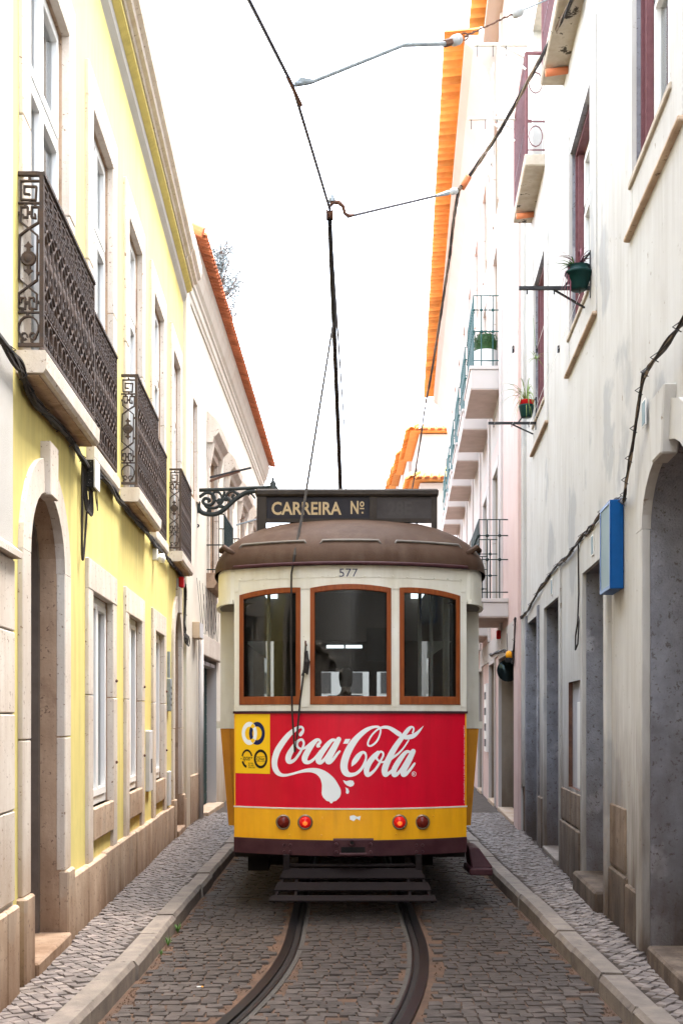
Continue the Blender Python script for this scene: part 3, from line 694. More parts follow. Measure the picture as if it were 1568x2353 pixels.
for i in range(104):
    yy = 16.42 + i*.1425
    o = link('gutter_tile', TILE_U, cb); o.location = FL2(yy, -.12, 8.46); o.rotation_euler = (0, R(180), R(-90)); o.scale = (1, 1, -1)
    o.rotation_euler = (0, 0, R(-90)); o.scale = (1, 1, 1); o.location.z -= .035
# ridge tile closing the near end of the eaves
MB().tube([FL2(16.28, .3, 8.36), FL2(16.28, -1.2, 9.0)], .075, 8).build('ridge_tile', 'terracotta', cb)

lh = thing('far_house', (-6, 45, 0), 'low pale house far down the street behind the tram, on its left', 'house')
mb = MB(); mb.box((-8, 33, 0), (-2.6, 70, 6.6)); mb.build('wall', 'white_house', lh)
MB().add([(-2.3, 32.7, 6.62), (-2.3, 70.3, 6.62), (-5.2, 70.3, 8.2), (-5.2, 32.7, 8.2), (-8.2, 32.7, 6.62), (-8.2, 70.3, 6.62)], [(0, 1, 2, 3), (3, 2, 5, 4), (0, 3, 4), (1, 5, 2)]).build('roof', 'terracotta', lh)
# ------------------------------------------------------------ grey plaster building on the right
gb = thing('plaster_building', FR1(11, -1, 0), 'tall weathered off-white plaster building with deep grey doorways along the right side', 'building')
ARCH = (2.86, 0.40)
ops = [(6.3, 7.66, -.1, 3.26), (9.27, 10.47, -.1, 2.92), (12.2, 13.6, -.1, 2.9), (14.35, 15.7, -.1, 2.9), (10.62, 11.52, .96, 1.98)]
uw = [(6.9, 8.1), (10.05, 11.4), (13.6, 14.85)]
ops += [(a, c, 5.33, 7.1) for a, c in uw] + [(a, c, 8.17, 10.4) for a, c in ((10.5, 11.7), (13.85, 15.0))]
mb = MB(); facade(mb, FR1, 4.0, 16.1, 0, 10.7, ops); shell(mb, FR1, 4.0, 16.1, 0, 10.7)
spandrel(mb, FR1, 6.3, 7.66, ARCH, 3.26); mb.build('wall', 'grey_plaster', gb)
# arched doorway
d = MB().fb(FR1, 6.2, 7.75, -.40, -.34, 0, 3.3).build('door', 'door_brown', gb)
for q in range(2):
    for z0, z1 in ((.5, 1.3), (1.45, 2.6)): MB().fb(FR1, 6.4+q*.66, 6.96+q*.66, -.345, -.32, z0, z1).build('door_panel', 'door_brown', d, bevel=.01)
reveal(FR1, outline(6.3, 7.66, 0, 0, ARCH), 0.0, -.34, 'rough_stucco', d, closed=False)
MB().fb(FR1, 5.6, 7.28, -.3, .07, 0, .22).build('door_step', 'stained_stone', d, bevel=.015)
e = .004
MB().fb(FR1, 7.66-e, 7.86, -.03, .03, 0, 2.86).build('surround', 'grey_plaster', d, bevel=.006)
pin = arch_pts(6.3+e, 7.66-e, ARCH[0], ARCH[1]-e); po = arch_pts(6.1, 7.86, ARCH[0], ARCH[1]+.23); sp = MB()
for i in range(len(pin)-1): sp.prism([pin[i], pin[i+1], po[i+1], po[i]], FR1, -.03, .03)
sp.build('surround', 'grey_plaster', d)
MB().prism([(6.85, 3.17), (7.12, 3.17), (7.2, 3.56), (6.77, 3.56)], FR1, -.03, .075).build('keystone', 'grey_plaster', d, bevel=.01)
# doors in deep reveals
for a, c, zt, st in ((9.27, 10.47, 2.92, 1), (12.2, 13.6, 2.9, 0)):
    d = MB().fb(FR1, a-.02, c+.02, -.46, -.40, 0, zt+.05).build('door', 'door_brown', gb)
    for q in range(2): MB().fb(FR1, lerp(a, c, q*.5)+.06, lerp(a, c, q*.5+.5)-.06, -.41, -.385, .4, 2.4).build('door_panel', 'door_brown', d, bevel=.01)
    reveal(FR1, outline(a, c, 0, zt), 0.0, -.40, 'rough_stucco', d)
    for y0, y1 in ((a-.13, a+e), (c-e, c+.13)): MB().fb(FR1, y0, y1, -.02, .016, .1, zt+.0).build('surround', 'grey_plaster', d)
    MB().fb(FR1, a-.13, c+.13, -.02, .016, zt-e, zt+.30).build('surround', 'grey_plaster', d)
    if st: MB().fb(FR1, a-.08, c+.02, -.38, .10, 0, .27).build('door_step', 'stained_stone', d, bevel=.02)
    else: MB().fb(FR1, a, c, -.38, .03, 0, .16).build('door_step', 'kerb_stone', d, bevel=.01)
# boarded shop window with panelled base
a, c = 14.35, 15.7
d = MB().fb(FR1, a, c, -.24, -.2, 0, 2.95).build('shop_front', 'blue_green_paint', gb)
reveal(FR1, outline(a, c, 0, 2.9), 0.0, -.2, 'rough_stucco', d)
MB().fb(FR1, a+.15, c-.12, -.2, -.19, 1.35, 2.75).build('pane', 'window_glass', d)
for y0, y1 in ((a+.04, 14.95), (15.0, c-.04)):
    for z0, z1 in ((.2, .62), (.66, 1.25)): MB().fb(FR1, y0, y1, -.2, -.165, z0, z1).build('base_panel', 'blue_green_paint', d, bevel=.01)
for y0, y1 in ((a-.14, a+e), (c-e, c+.14)): MB().fb(FR1, y0, y1, -.02, .02, .1, 3.0).build('surround', 'rough_stucco', d)
# metal hatch
h_ = MB().fb(FR1, 10.62, 11.52, -.06, -.04, .95, 1.99).build('hatch', 'tin_panel', gb)
reveal(FR1, outline(10.62, 11.52, .96, 1.98), 0.0, -.05, 'rust', h_)
MB().fb(FR1, 10.64, 11.0, -.04, -.012, .98, 1.78).build('hatch_door', 'white_metal', h_, bevel=.004)
for i in range(9): MB().fb(FR1, 10.66, 10.72, -.012, -.006, 1.5+i*.03, 1.515+i*.03).build('vent_slot', 'black_metal', h_)
# plinth slabs
for y0, y1, z1 in ((7.88, 8.3, .46), (8.31, 9.0, .50), (10.62, 11.3, .60), (11.31, 12.05, .60), (13.75, 14.18, .7), (15.86, 16.08, .7)):
    MB().fb(FR1, y0, y1, -.02, .028+random.uniform(-.005, .01), 0, z1).build('plinth_stone', 'stained_stone', gb, bevel=.012)
for y0, y1, z0, z1 in ((8.36, 9.06, .52, .98), (10.64, 11.28, .62, .93), (11.33, 12.03, .62, .93)):
    MB().fb(FR1, y0, y1, -.02, .014, z0, z1).build('plinth_stone', 'stained_stone', gb, bevel=.008)
MB().fb(FR1, 9.0, 9.13, -.02, .045, 0, 2.9).build('pilaster', 'grey_plaster', gb, bevel=.012)
MB().fb(FR1, 15.9, 16.1, -.02, .05, .7, 10.65).build('pilaster', 'grey_plaster', gb, bevel=.012)
# upper windows
for a, c in uw:
    w_ = casement(FR1, a+.04, c-.04, 5.38, 7.06, .13, gb, fw=.07, transom=6.5)
    fm = MB(); fm.fb(FR1, a, a+.04, -.2, -.05, 5.33, 7.1); fm.fb(FR1, c-.04, c, -.2, -.05, 5.33, 7.1); fm.fb(FR1, a+.04, c-.04, -.2, -.05, 7.06, 7.1); fm.fb(FR1, a+.04, c-.04, -.2, -.05, 5.33, 5.38)
    fm.fb(FR1, c-.10, c-.042, -.12, -.07, 5.4, 7.05)
    fm.build('painted_frame', 'mauve_paint', w_)
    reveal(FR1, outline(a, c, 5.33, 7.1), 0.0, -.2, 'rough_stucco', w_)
    MB().fb(FR1, a-.06, c+.06, -.02, .03, 5.29, 5.335).build('sill', 'dirty_concrete', w_, bevel=.006)
    for y0, y1 in ((a-.34, a+e), (c-e, c+.16)): MB().fb(FR1, y0, y1, -.02, .012, 5.0, 7.45).build('surround', 'grey_plaster', w_)
    MB().fb(FR1, a+.005, c-.005, -.02, .010, 5.0, 5.288).build('apron', 'grey_plaster', w_)
    MB().fb(FR1, a-.34, c+.16, -.02, .042, 4.965, 4.997).build('drip_ledge', 'plinth_stone', w_, bevel=.008)
# third floor balconies
def mauve_balcony(Ya, Yb, ops_):
    s_ = MB().fb(FR1, Ya, Yb, -.05, .235, 8.03, 8.165).build('balcony', 'dirty_concrete', gb, bevel=.012)
    rm = MB(); pr = .21; zt = 9.34
    for i in range(21):
        yy = lerp(Ya+.04, Yb-.04, i/20); rm.tube([FR1(yy, pr, 8.22), FR1(yy, pr, zt)], .008, 4)
    rm.tube([FR1(Ya+.03, 0, zt), FR1(Ya+.03, pr, zt), FR1(Yb-.03, pr, zt), FR1(Yb-.03, 0, zt)], .022, 5)
    for zz in (8.22, 8.55): rm.tube([FR1(Ya+.03, 0, zz), FR1(Ya+.03, pr, zz), FR1(Yb-.03, pr, zz), FR1(Yb-.03, 0, zz)], .010, 4)
    for zc in (8.38, 9.0):
        rm.tube([FR1(Ya+.03, pr*.5+.08*math.cos(R(a)), zc+.12*math.sin(R(a))) for a in range(0, 360, 30)], .007, 4, closed=True)
    rm.tube([FR1(Ya+.03, pr, 8.17), FR1(Ya+.03, pr, zt)], .018, 6); rm.tube([FR1(Yb-.03, pr, 8.17), FR1(Yb-.03, pr, zt)], .018, 6)
    rm.build('railing', 'mauve_paint', s_)
    MB().tube([FR1(Yb-.35, .0, 8.0), FR1(Yb-.35, .22, 7.97)], .035, 8).build('drip_pipe', 'terracotta', s_, smooth=True)
    a, c = ops_
    w_ = casement(FR1, a, c, 8.17, 10.4, .12, gb, fw=.07, transom=9.8); reveal(FR1, outline(a, c, 8.17, 10.4), 0, -.2, 'grey_plaster', w_)
mauve_balcony(10.3, 11.9, (10.5, 11.7)); mauve_balcony(13.6, 15.2, (13.85, 15.0))

# ------------------------------------------------------------ pink building
pb = thing('pink_building', FR2(24, -1, 0), 'pink and white house with green railed balconies and orange tiled eaves, beyond the plaster building', 'building')
def up_rows():
    out = []
    for k in range(8): out.append((19.85+k*2.7, 20.95+k*2.7))
    return out
rows = up_rows()
ops = [(16.85, 19.6, -.1, 2.62), (20.6, 21.9, -.1, 2.62), (24.0, 25.2, -.1, 2.62), (28, 29.2, -.1, 2.62)]
ops += [(a, c, 3.5, 5.9) for a, c in rows] + [(a, c, 7.52, 9.7) for a, c in rows] + [(a, c, 10.4, 12.0) for a, c in rows]
mb = MB(); facade(mb, FR2, 16.1, 43.8, 0, 6.4, ops); mb.build('wall', 'pink_plaster', pb)
mb = MB(); facade(mb, FR2, 16.1, 43.8, 6.4, 13.2, ops); shell(mb, FR2, 16.1, 43.8, 0, 13.2); mb.build('upper_wall', 'white_house', pb)
for (a, c, z0, zt), dep in zip(ops[:4], (.9, .3, .3, .3)):
    d = MB().fb(FR2, a-.02, c+.02, -dep-.05, -dep, 0, zt+.05).build('door', 'door_brown', pb); reveal(FR2, outline(a, c, 0, zt), 0, -dep, 'beige_render', d)
    fr = MB()
    for y0, y1 in ((a-.07, a+e), (c-e, c+.07)): fr.fb(FR2, y0, y1, -.02, .03, 0.1, zt)
    fr.fb(FR2, a-.07, c+.07, -.02, .03, zt-e, zt+.06); fr.build('door_frame', 'pale_plaster', d)
    MB().fb(FR2, a-.03, c+.03, -.2, .05, 0, PV+.05).build('door_step', 'limestone', d, bevel=.008)
MB().fb(FR2, 16.8, 24.6, -.02, .02, 2.69, 3.05).build('band', 'pale_plaster', pb)
MB().fb(FR2, 22.3, 22.9, -.02, .05, 1.0, 2.3).build('letter_box_panel', 'white_metal', pb)
for i in range(3):
    for j in range(4): MB().fb(FR2, 22.38+i*.17, 22.46+i*.17, .05, .055, 1.1+j*.3, 1.24+j*.3).build('letter_slot', 'black_metal', pb)
MB().fb(FR2, 16.12, 16.72, -.02, .045, 0, 13.1).build('pilaster', 'pink_plaster', pb, bevel=.01)
for k, (a, c) in enumerate(rows):
    MB().fb(FR2, a-.75, a-.45, -.02, .04, 3.06, 13.1).build('pilaster', 'pale_plaster', pb)
    for z0, z1 in ((3.5, 5.9), (7.52, 9.7), (10.4, 12.0)):
        if k > 4 and z0 < 7: continue
        w_ = casement(FR2, a, c, z0, z1, .14, pb); reveal(FR2, outline(a, c, z0, z1), 0, -.2, 'beige_render' if k < 3 else 'pale_plaster', w_)
        surround(FR2, a, c, z0, z1, .14, .16, .03, 'pale_plaster', w_)
def knob(mb, p, r): mb.lathe([(r*.4, -r), (r, -r*.4), (r, r*.4), (r*.4, r)], p, 6)
def green_balcony(Ya, Yb, z0, z1, zr, mat, proj=.5, solid=True):
    s_ = MB().fb(FR2, Ya, Yb, -.05, proj, z0, z1-.06).build('balcony', 'pale_plaster', pb, bevel=.008)
    MB().fb(FR2, Ya-.02, Yb+.02, -.05, proj+.02, z1-.059, z1).build('slab_edge', 'pale_plaster', s_, bevel=.006)
    MB().fb(FR2, Ya+.01, Yb-.01, -.0, proj-.01, z0-.012, z0-.002).build('soffit', 'soffit_plaster', s_)
    rm = MB(); pr = proj-.05; h = zr-z1
    hs_ = [z1+.1, z1+.1+(h-.1)*.45, z1+.1+(h-.1)*.78, zr]
    for zz in hs_: rm.tube([FR2(Ya+.04, 0, zz), FR2(Ya+.04, pr, zz), FR2(Yb-.04, pr, zz), FR2(Yb-.04, 0, zz)], .011, 4)
    n = int((Yb-Ya)/.13)
    for i in range(n+1):
        yy = lerp(Ya+.04, Yb-.04, i/n); rm.tube([FR2(yy, pr, z1), FR2(yy, pr, zr)], .012, 4)
        for zz in hs_[1:3]: knob(rm, FR2(yy, pr, zz), .026)
    for q in (.13, .32):
        for yy in (Ya+.04, Yb-.04):
            rm.tube([FR2(yy, q, z1), FR2(yy, q, zr)], .012, 4)
            for zz in hs_[1:3]: knob(rm, FR2(yy, q, zz), .026)
    rm.build('railing', mat, s_)
    return s_
for k in range(6): green_balcony(19.5+k*2.7, 21.4+k*2.7, 7.1, 7.48, 8.66, 'teal_iron')
green_balcony(18.1, 20.2, 3.2, 3.48, 4.7, 'dark_green_iron')
for k in range(1, 4): green_balcony(19.5+k*2.7, 21.4+k*2.7, 3.2, 3.48, 4.7, 'dark_green_iron')
# eaves
MB().fb(FR2, 16.1, 20.2, -.3, .25, 13.22, 13.36).build('eaves_board', 'white_house', pb)
moulding(FR2, [(-.05, 12.2), (.0, 12.2), (.06, 12.6), (.2, 13.0), (.4, 13.3), (.54, 13.42), (.54, 13.55), (-.05, 13.55)], 20.5, 43.8, 'white_house', 'added_cove', pb)  # cove shape added so the soffit catches more light and looks whiter
TILE_R = barrel_tile('roof_tile', 'terracotta_pale', .14, .62, .12)
n = 0
for y0, y1, ob, z in ((16.3, 19.95, .5, 13.40), (20.65, 43.7, .9, 13.60)):
    yy = y0
    while yy < y1:
        o = link('roof_tile', TILE_R, pb); o.location = FR2(yy, ob-.62, z+.05); o.rotation_euler = (0, .2+random.uniform(-.03, .03), R(90)); yy += .272
moulding(FR2, [(-3, 15), (.2, 13.62), (.2, 13.64), (-3, 15.02)], 16.2, 43.8, 'terracotta', 'roof', pb)

# ------------------------------------------------------------ far terrace of white houses with orange eaves, right
TILE_F = barrel_tile('roof_tile', 'terracotta_pale', .15, .6, .45)
def far_house(X0, Y0, Y1, ze, label, wid=5.0):
    h = thing('terrace_house', (X0+2, Y0, 0), label, 'house', 'far terrace of white houses')
    MB().box((X0+.45, Y0+.4, 0), (X0+wid, Y1, ze-.05)).build('wall', 'white_house', h)
    MB().add([(X0+.05, Y0+.05, ze), (X0+wid, Y0+.05, ze), (X0+wid, Y1, ze), (X0+.05, Y1, ze), (X0+2.6, Y0+2.2, ze+1.3), (X0+2.6, Y1, ze+1.3)], [(0, 1, 4), (0, 4, 5, 3), (1, 2, 5, 4), (0, 3, 2, 1), (3, 5, 2)]).build('roof', 'terracotta_pale', h)
    x = X0+.1
    while x < X0+3.6:                                     # tile ends on the front eave
        o = link('roof_tile', TILE_F, h); o.location = (x, Y0+.45, ze+.28); o.rotation_euler = (0, 0, R(180)); x += .3
    y = Y0+.2
    while y < Y1:                                         # and along the street side
        o = link('roof_tile', TILE_F, h); o.location = (X0+.45, y, ze+.28); o.rotation_euler = (0, 0, R(90)); y += .3
    w_ = MB().box((X0+.40, Y0+1.8, ze-3), (X0+.44, Y0+2.8, ze-1.2)).build('window', 'interior_dark', h)
    w_ = MB().box((X0+1.6, Y0+.36, ze-2.6), (X0+2.3, Y0+.399, ze-1.1)).build('window', 'interior_dark', h)
far_house(2.62, 45.5, 48.5, 10.9, 'lowest white house with tiled hip roof just past the pink house')
far_house(2.88, 50, 56, 13.9, 'nearest tall white house of the far terrace, its hip roof showing beside the green balconies')
far_house(2.75, 56.2, 61, 14.3, 'second tall white house of the far terrace, counted from the pink house')
far_house(2.72, 61.2, 66, 14.7, 'third tall white house of the far terrace, counted from the pink house')
far_house(2.70, 66.2, 72, 15.1, 'farthest white house of the far terrace, just above the tram sign')
eh = thing('far_house', (-1, 92, 0), 'pale house closing the street far behind the tram', 'house')
MB().box((-14, 90, 0), (14, 96, 7)).build('wall', 'white_house', eh)
for i in range(8): MB().box((-9+i*2.4, 89.95, 3.6), (-8+i*2.4, 90, 5.2)).build('window', 'interior_dark', eh)
bh = thing('unseen_house', (0, -28, 0), 'unseen pale house added across the street behind the viewer to shape the light', 'house')
MB().box((-9, -32, 0), (9, -26, 8)).build('wall', 'white_house', bh)  # added out of view to limit skylight from the street end
bh = thing('unseen_house', (3.5, -10, 0), 'unseen pale house added on the right behind the viewer, height set for the light', 'house')
MB().box((1.75, -24, 0), (7, 3.9, 7.2)).build('wall', 'white_house', bh)  # added out of view; kept low to let skylight onto the tram front
# ------------------------------------------------------------ the tram (origin at the foot of its nose)
TX, TY = 0.075, 9.7
HW = 0.985
tram = thing('tram', (TX, TY, 0), 'old red, yellow and cream tram with a route board on its brown roof', 'tram')
def yf(x): return 0.30*(x/1.0)**2
def T(x, y, z): return (TX+x, TY+y, z)
def fp(px, py):                                        # a point of the photograph on the curved nose -> (x, z)
    x = 0
    for _ in range(8):
        Yd = TY+yf(x); x = (px-CX)*Yd/FPX-TX
    Yd = TY+yf(x); return x, H-(py-HY)*Yd/FPX
def fx(px): return fp(px, HY)[0]
def val(f, x): return f(x) if callable(f) else f
def cstrip(x0, x1, zlo, zhi, proud, thk, n=10, mb=None):
    """slab bent along the nose between two heights (numbers or functions of x)"""
    mb = mb or MB(); rings = []
    for i in range(n+1):
        x = lerp(x0, x1, i/n); y = yf(x)-proud
        rings.append([T(x, y, val(zlo, x)), T(x, y, val(zhi, x)), T(x, y+thk, val(zhi, x)), T(x, y+thk, val(zlo, x))])
    mb.loft(rings); mb.add(rings[0], [(0, 1, 2, 3)]); mb.add(rings[-1], [(0, 1, 2, 3)]); return mb
def decal(name, mat, parent, poly_v, poly_f, proud):
    """flat print: vertices (x, z) laid on the nose"""
    me = bpy.data.meshes.new(name); me.from_pydata([T(x, yf(x)-proud, z) for x, z in poly_v], [], poly_f); me.materials.append(MATS[mat])
    return link(name, me, parent)
Zsill, Zred0, Zred1, Zy0, Zb0 = 1.742, 0.882, 1.668, 0.632, 0.495
# lower nose: red dash, yellow band, bumper
dash = cstrip(-HW, HW, Zred0, Zred1, 0, .04, 28).build('dash_panel', 'tram_red', tram, smooth=False)
band = cstrip(-HW, HW, Zy0-.01, Zred0-.002, .006, .05, 28).build('lower_band', 'tram_yellow', tram)
cstrip(-HW-.006, HW+.006, Zred0-.007, Zred0+.004, .010, .012, 28).build('band_edge', 'tram_cream', band)
xs = fx(620)
decal('yellow_panel', 'sticker_yellow', dash, [(lerp(-HW+.012, xs, i/8), z) for i in range(9) for z in (fp(600, 1777)[1], Zred1-.004)], [(2*i, 2*i+2, 2*i+3, 2*i+1) for i in range(8)], .002)
decal('edge_strip', 'tram_yellow', dash, [(x, z) for x in (HW-.012, HW) for z in (Zred0, Zred1)], [(0, 2, 3, 1)], .002)
decal('edge_strip', 'tram_yellow', dash, [(x, z) for x in (-HW, -HW+.011) for z in (Zred0, Zred1)], [(0, 2, 3, 1)], .002)
# script lettering, traced as strokes of varying width (units of a 300-pixel crop of the photograph)
def A(x, y): return fp(604.8+.12858*x, 1646.5+.12858*y)
UW = .12858*9.75/FPX
def stroke(mbv, mbf, pts, off=0, n=7):
    P = catmull(pts, n); k = len(mbv); m = len(P)
    L = []
    for i, (x, y, w_) in enumerate(P):
        a = P[max(i-1, 0)]; b = P[min(i+1, m-1)]; dx, dy = b[0]-a[0], b[1]-a[1]; l = math.hypot(dx, dy) or 1
        nx, ny = -dy/l*w_/2, dx/l*w_/2
        L.append(((x+nx+off, y+ny), (x-nx+off, y-ny)))
    for p, q in L: mbv += [A(*p), A(*q)]
    mbf += [(k+2*i, k+2*i+1, k+2*i+3, k+2*i+2) for i in range(m-1)]
    for end in (0, m-1):                                  # round ends
        x, y, w_ = P[end]; k = len(mbv); mbv += [A(x+off+w_/2*math.cos(R(t)), y+w_/2*math.sin(R(t))) for t in range(0, 360, 30)]; mbf.append(tuple(range(k, k+12)))
LB = 1306.7
strokes = [
 (0, [(662, 318, 62), (690, 280, 60), (712, 232, 40), (690, 187, 42), (640, 185, 50), (560, 230, 72), (450, 325, 92), (335, 470, 105), (250, 610, 110), (205, 750, 106), (200, 860, 100), (222, 945, 98), (268, 1008, 82), (335, 1040, 58), (420, 1040, 46), (520, 1018, 40), (650, 982, 46), (770, 957, 66), (880, 955, 84), (990, 985, 120), (1090, 1062, 180), (1165, 1180, 262), (1205, 1310, 336), (1212, 1350, 344)]),
 (0, [(1212, 1340, 344), (1212, 1385, 336), (1212, 1430, 296), (1212, 1475, 210), (1212, 1515, 60)]),
 (0, [(600, 440, 50), (520, 570, 90), (455, 690, 104), (445, 775, 96), (480, 805, 74), (560, 765, 52), (640, 660, 46), (695, 560, 40), (722, 470, 40), (690, 407, 42), (630, 425, 46), (598, 480, 46), (620, 545, 40), (680, 572, 38), (760, 545, 44), (850, 480, 60), (930, 425, 66)]),
 (0, [(1005, 525, 30), (968, 525, 52), (985, 490, 52), (1018, 450, 44), (985, 408, 46), (930, 430, 74), (860, 510, 95), (790, 620, 104), (738, 730, 106), (750, 795, 92), (810, 812, 62), (890, 765, 50), (960, 690, 46), (1020, 610, 46)]),
 (0, [(1275, 415, 48), (1220, 420, 60), (1150, 490, 84), (1060, 610, 98), (990, 730, 104), (985, 795, 94), (1030, 812, 68), (1100, 745, 52), (1180, 620, 46), (1260, 490, 44), (1300, 430, 50)]),
 (0, [(1345, 400, 88), (1260, 560, 104), (1180, 715, 106), (1148, 790, 96), (1185, 812, 66), (1250, 755, 52), (1320, 660, 46), (1362, 615, 36)]),
 (LB, [(268, 885, 6), (300, 825, 72), (345, 760, 96), (400, 685, 84), (460, 635, 52), (508, 650, 44), (525, 720, 36), (500, 820, 44), (440, 930, 52), (350, 1010, 58), (250, 1035, 76), (172, 1005, 112), (133, 920, 128), (140, 800, 132), (190, 650, 130), (270, 500, 122), (370, 370, 102), (480, 270, 86), (580, 208, 66), (680, 178, 44), (750, 185, 44), (783, 230, 32), (770, 320, 32), (720, 430, 34), (640, 505, 34), (580, 518, 34), (556, 480, 32), (582, 400, 32), (650, 300, 32), (740, 220, 32), (830, 187, 50), (920, 190, 58), (1000, 230, 74), (1080, 285, 84), (1122, 312, 84)]),
 (LB, [(1225, 370, 66), (1300, 360, 84), (1370, 338, 78), (1440, 285, 56), (1500, 220, 32), (1548, 162, 5)]),
 (LB, [(735, 630, 52), (660, 715, 90), (575, 830, 102), (532, 945, 98), (548, 1028, 88), (600, 1020, 62), (680, 950, 46), (750, 850, 42), (800, 755, 38), (830, 690, 36), (825, 640, 36), (780, 622, 38), (735, 670, 46), (710, 730, 44), (750, 785, 34), (800, 810, 32), (870, 795, 36)]),
 (LB, [(1355, 285, 30), (1375, 215, 32), (1345, 180, 34), (1285, 215, 66), (1185, 345, 80), (1065, 510, 96), (965, 680, 106), (885, 850, 112), (855, 955, 108), (868, 1030, 88), (925, 1010, 60), (985, 960, 50), (1030, 900, 46)]),
 (LB, [(1285, 415, 24), (1200, 545, 28), (1100, 655, 36), (980, 745, 42), (930, 800, 30)]),
 (LB, [(1300, 625, 46), (1245, 625, 58), (1180, 690, 78), (1090, 820, 96), (1022, 950, 98), (1025, 1030, 88), (1070, 1028, 64), (1135, 960, 50), (1210, 840, 46), (1290, 700, 44), (1325, 645, 46)]),
 (LB, [(1365, 615, 88), (1285, 780, 108), (1205, 935, 104), (1185, 1025, 86), (1230, 1028, 62), (1300, 955, 50), (1370, 860, 44), (1390, 830, 34)]),
]
for k, (off, pts) in enumerate(strokes):
    V, Fc = [], []
    stroke(V, Fc, pts, off); decal('script_letter', 'logo_white', dash, V, Fc, .0022+.0003*k)
for pts, off in (([(1462, 395), (1553, 395), (1508, 480), (1422, 480)], 0), ([(115, 1130), (170, 1150), (240, 1132), (295, 1142), (316, 1190), (295, 1232), (245, 1250), (185, 1225), (140, 1185)], LB), ([(157, 1258), (205, 1285), (224, 1330), (212, 1366), (187, 1376), (163, 1355), (168, 1310)], LB)):
    decal('script_mark', 'logo_white', dash, [A(x+off, y) for x, y in pts], [tuple(range(len(pts)))], .0028)
def ring2(cx, cy, rx, ry, ix, iy, a0=0, a1=360, step=12, conv=None):
    V = []; n = max(2, int(abs(a1-a0)/step))
    for i in range(n+1):
        t = R(lerp(a0, a1, i/n)); V += [conv(cx+rx*math.cos(t), cy+ry*math.sin(t)), conv(cx+ix*math.cos(t), cy+iy*math.sin(t))]
    return V, [(2*i, 2*i+1, 2*i+3, 2*i+2) for i in range(n)]
V, Fc = ring2(1378+LB, 1020, 41, 45, 32, 36, conv=A); decal('script_mark', 'logo_white', dash, V, Fc, .0028)
def put_text(body, x, z, hgt, wid, mat, parent, proud, bold=.0, name='lettering', conv=None):
    vs_, fs, w0 = text2d(body, 1.0, 1.0, bold)
    top = max(b for a, b in vs_); bot = min(0.0, min(b for a, b in vs_)) if False else 0.0
    V = [(x+a/w0*wid, z+b/top*hgt) for a, b in vs_]
    if conv:
        me = bpy.data.meshes.new(name); me.from_pydata([conv(a, b) for a, b in V], [], fs); me.materials.append(MATS[mat]); return link(name, me, parent)
    return decal(name, mat, parent, V, fs, proud)
x0, z0 = A(1358+LB, 1042); put_text('R', x0, z0, .022, .018, 'logo_white', dash, .0028, .01)
# emblem and seals on the yellow panel
def Cc(x, y): return fp(531+.08572*x, 1633+.08572*y)
V, Fc = ring2(695, 600, 208, 310, 125, 182, conv=Cc); decal('emblem_ring', 'logo_navy', dash, V, Fc, .0030)
V, Fc = ring2(490, 600, 205, 310, 118, 182, conv=Cc); decal('emblem_ring', 'logo_white', dash, V, Fc, .0034)
for pts in ([(585, 332), (652, 420), (640, 428), (580, 470), (515, 425), (540, 375)], [(585, 868), (652, 780), (640, 772), (580, 730), (515, 775), (540, 825)]):
    decal('emblem_ring', 'sticker_yellow', dash, [Cc(*p) for p in pts], [tuple(range(len(pts)))], .0038)
decal('emblem_ring', 'logo_navy', dash, [Cc(*p) for p in [(515, 432), (575, 480), (555, 600), (575, 715), (515, 775), (488, 690), (478, 600), (488, 510)]], [tuple(range(8))], .0041)
V, Fc = ring2(790, 1285, 182, 255, 130, 182, conv=Cc); decal('seal', 'logo_black', dash, V, Fc, .0030)
V, Fc = ring2(425, 1270, 150, 245, 112, 188, 195, 345, conv=Cc); decal('seal', 'logo_black', dash, V, Fc, .0030)
V, Fc = ring2(425, 1270, 150, 255, 100, 190, 95, 160, conv=Cc); decal('seal', 'logo_black', dash, V, Fc, .0030)
decal('seal', 'logo_black', dash, [Cc(*p) for p in [(535, 1240), (580, 1240), (535, 1290)]], [(0, 1, 2)], .003)
decal('seal', 'logo_black', dash, [Cc(*p) for p in [(262, 1250), (290, 1278), (262, 1300)]], [(0, 1, 2)], .003)
for y0, y1 in ((1222, 1232), (1346, 1354)): decal('seal', 'logo_black', dash, [Cc(655, y0), Cc(925, y0), Cc(925, y1), Cc(655, y1)], [(0, 1, 2, 3)], .0033)
def put_c(body, cx, cy, h, wd):
    x, z = Cc(cx, cy); x1, z1 = Cc(cx+wd, cy-h); put_text(body, x, z, z1-z, x1-x, 'logo_black', dash, .0036, .01)
put_c('apcer', 315, 1320, 95, 210); put_c('IQNet', 672, 1322, 78, 222)
for i, t_ in enumerate(('ISO 9001', 'ISO 14001', 'OHSAS 18001')): put_c(t_, 458, 1425+i*54, 40, (135, 145, 185)[i])
# tiny vertical line of print at the right edge of the advert
vs_, fs, w0 = text2d('o disco vermelho e a garrafa contour sao marcas registadas', 1.0)
xb, zb_ = fp(1066, 1845); decal('lettering', 'logo_white', dash, [(xb-b*.012, zb_+a/w0*.66) for a, b in vs_], fs, .003)
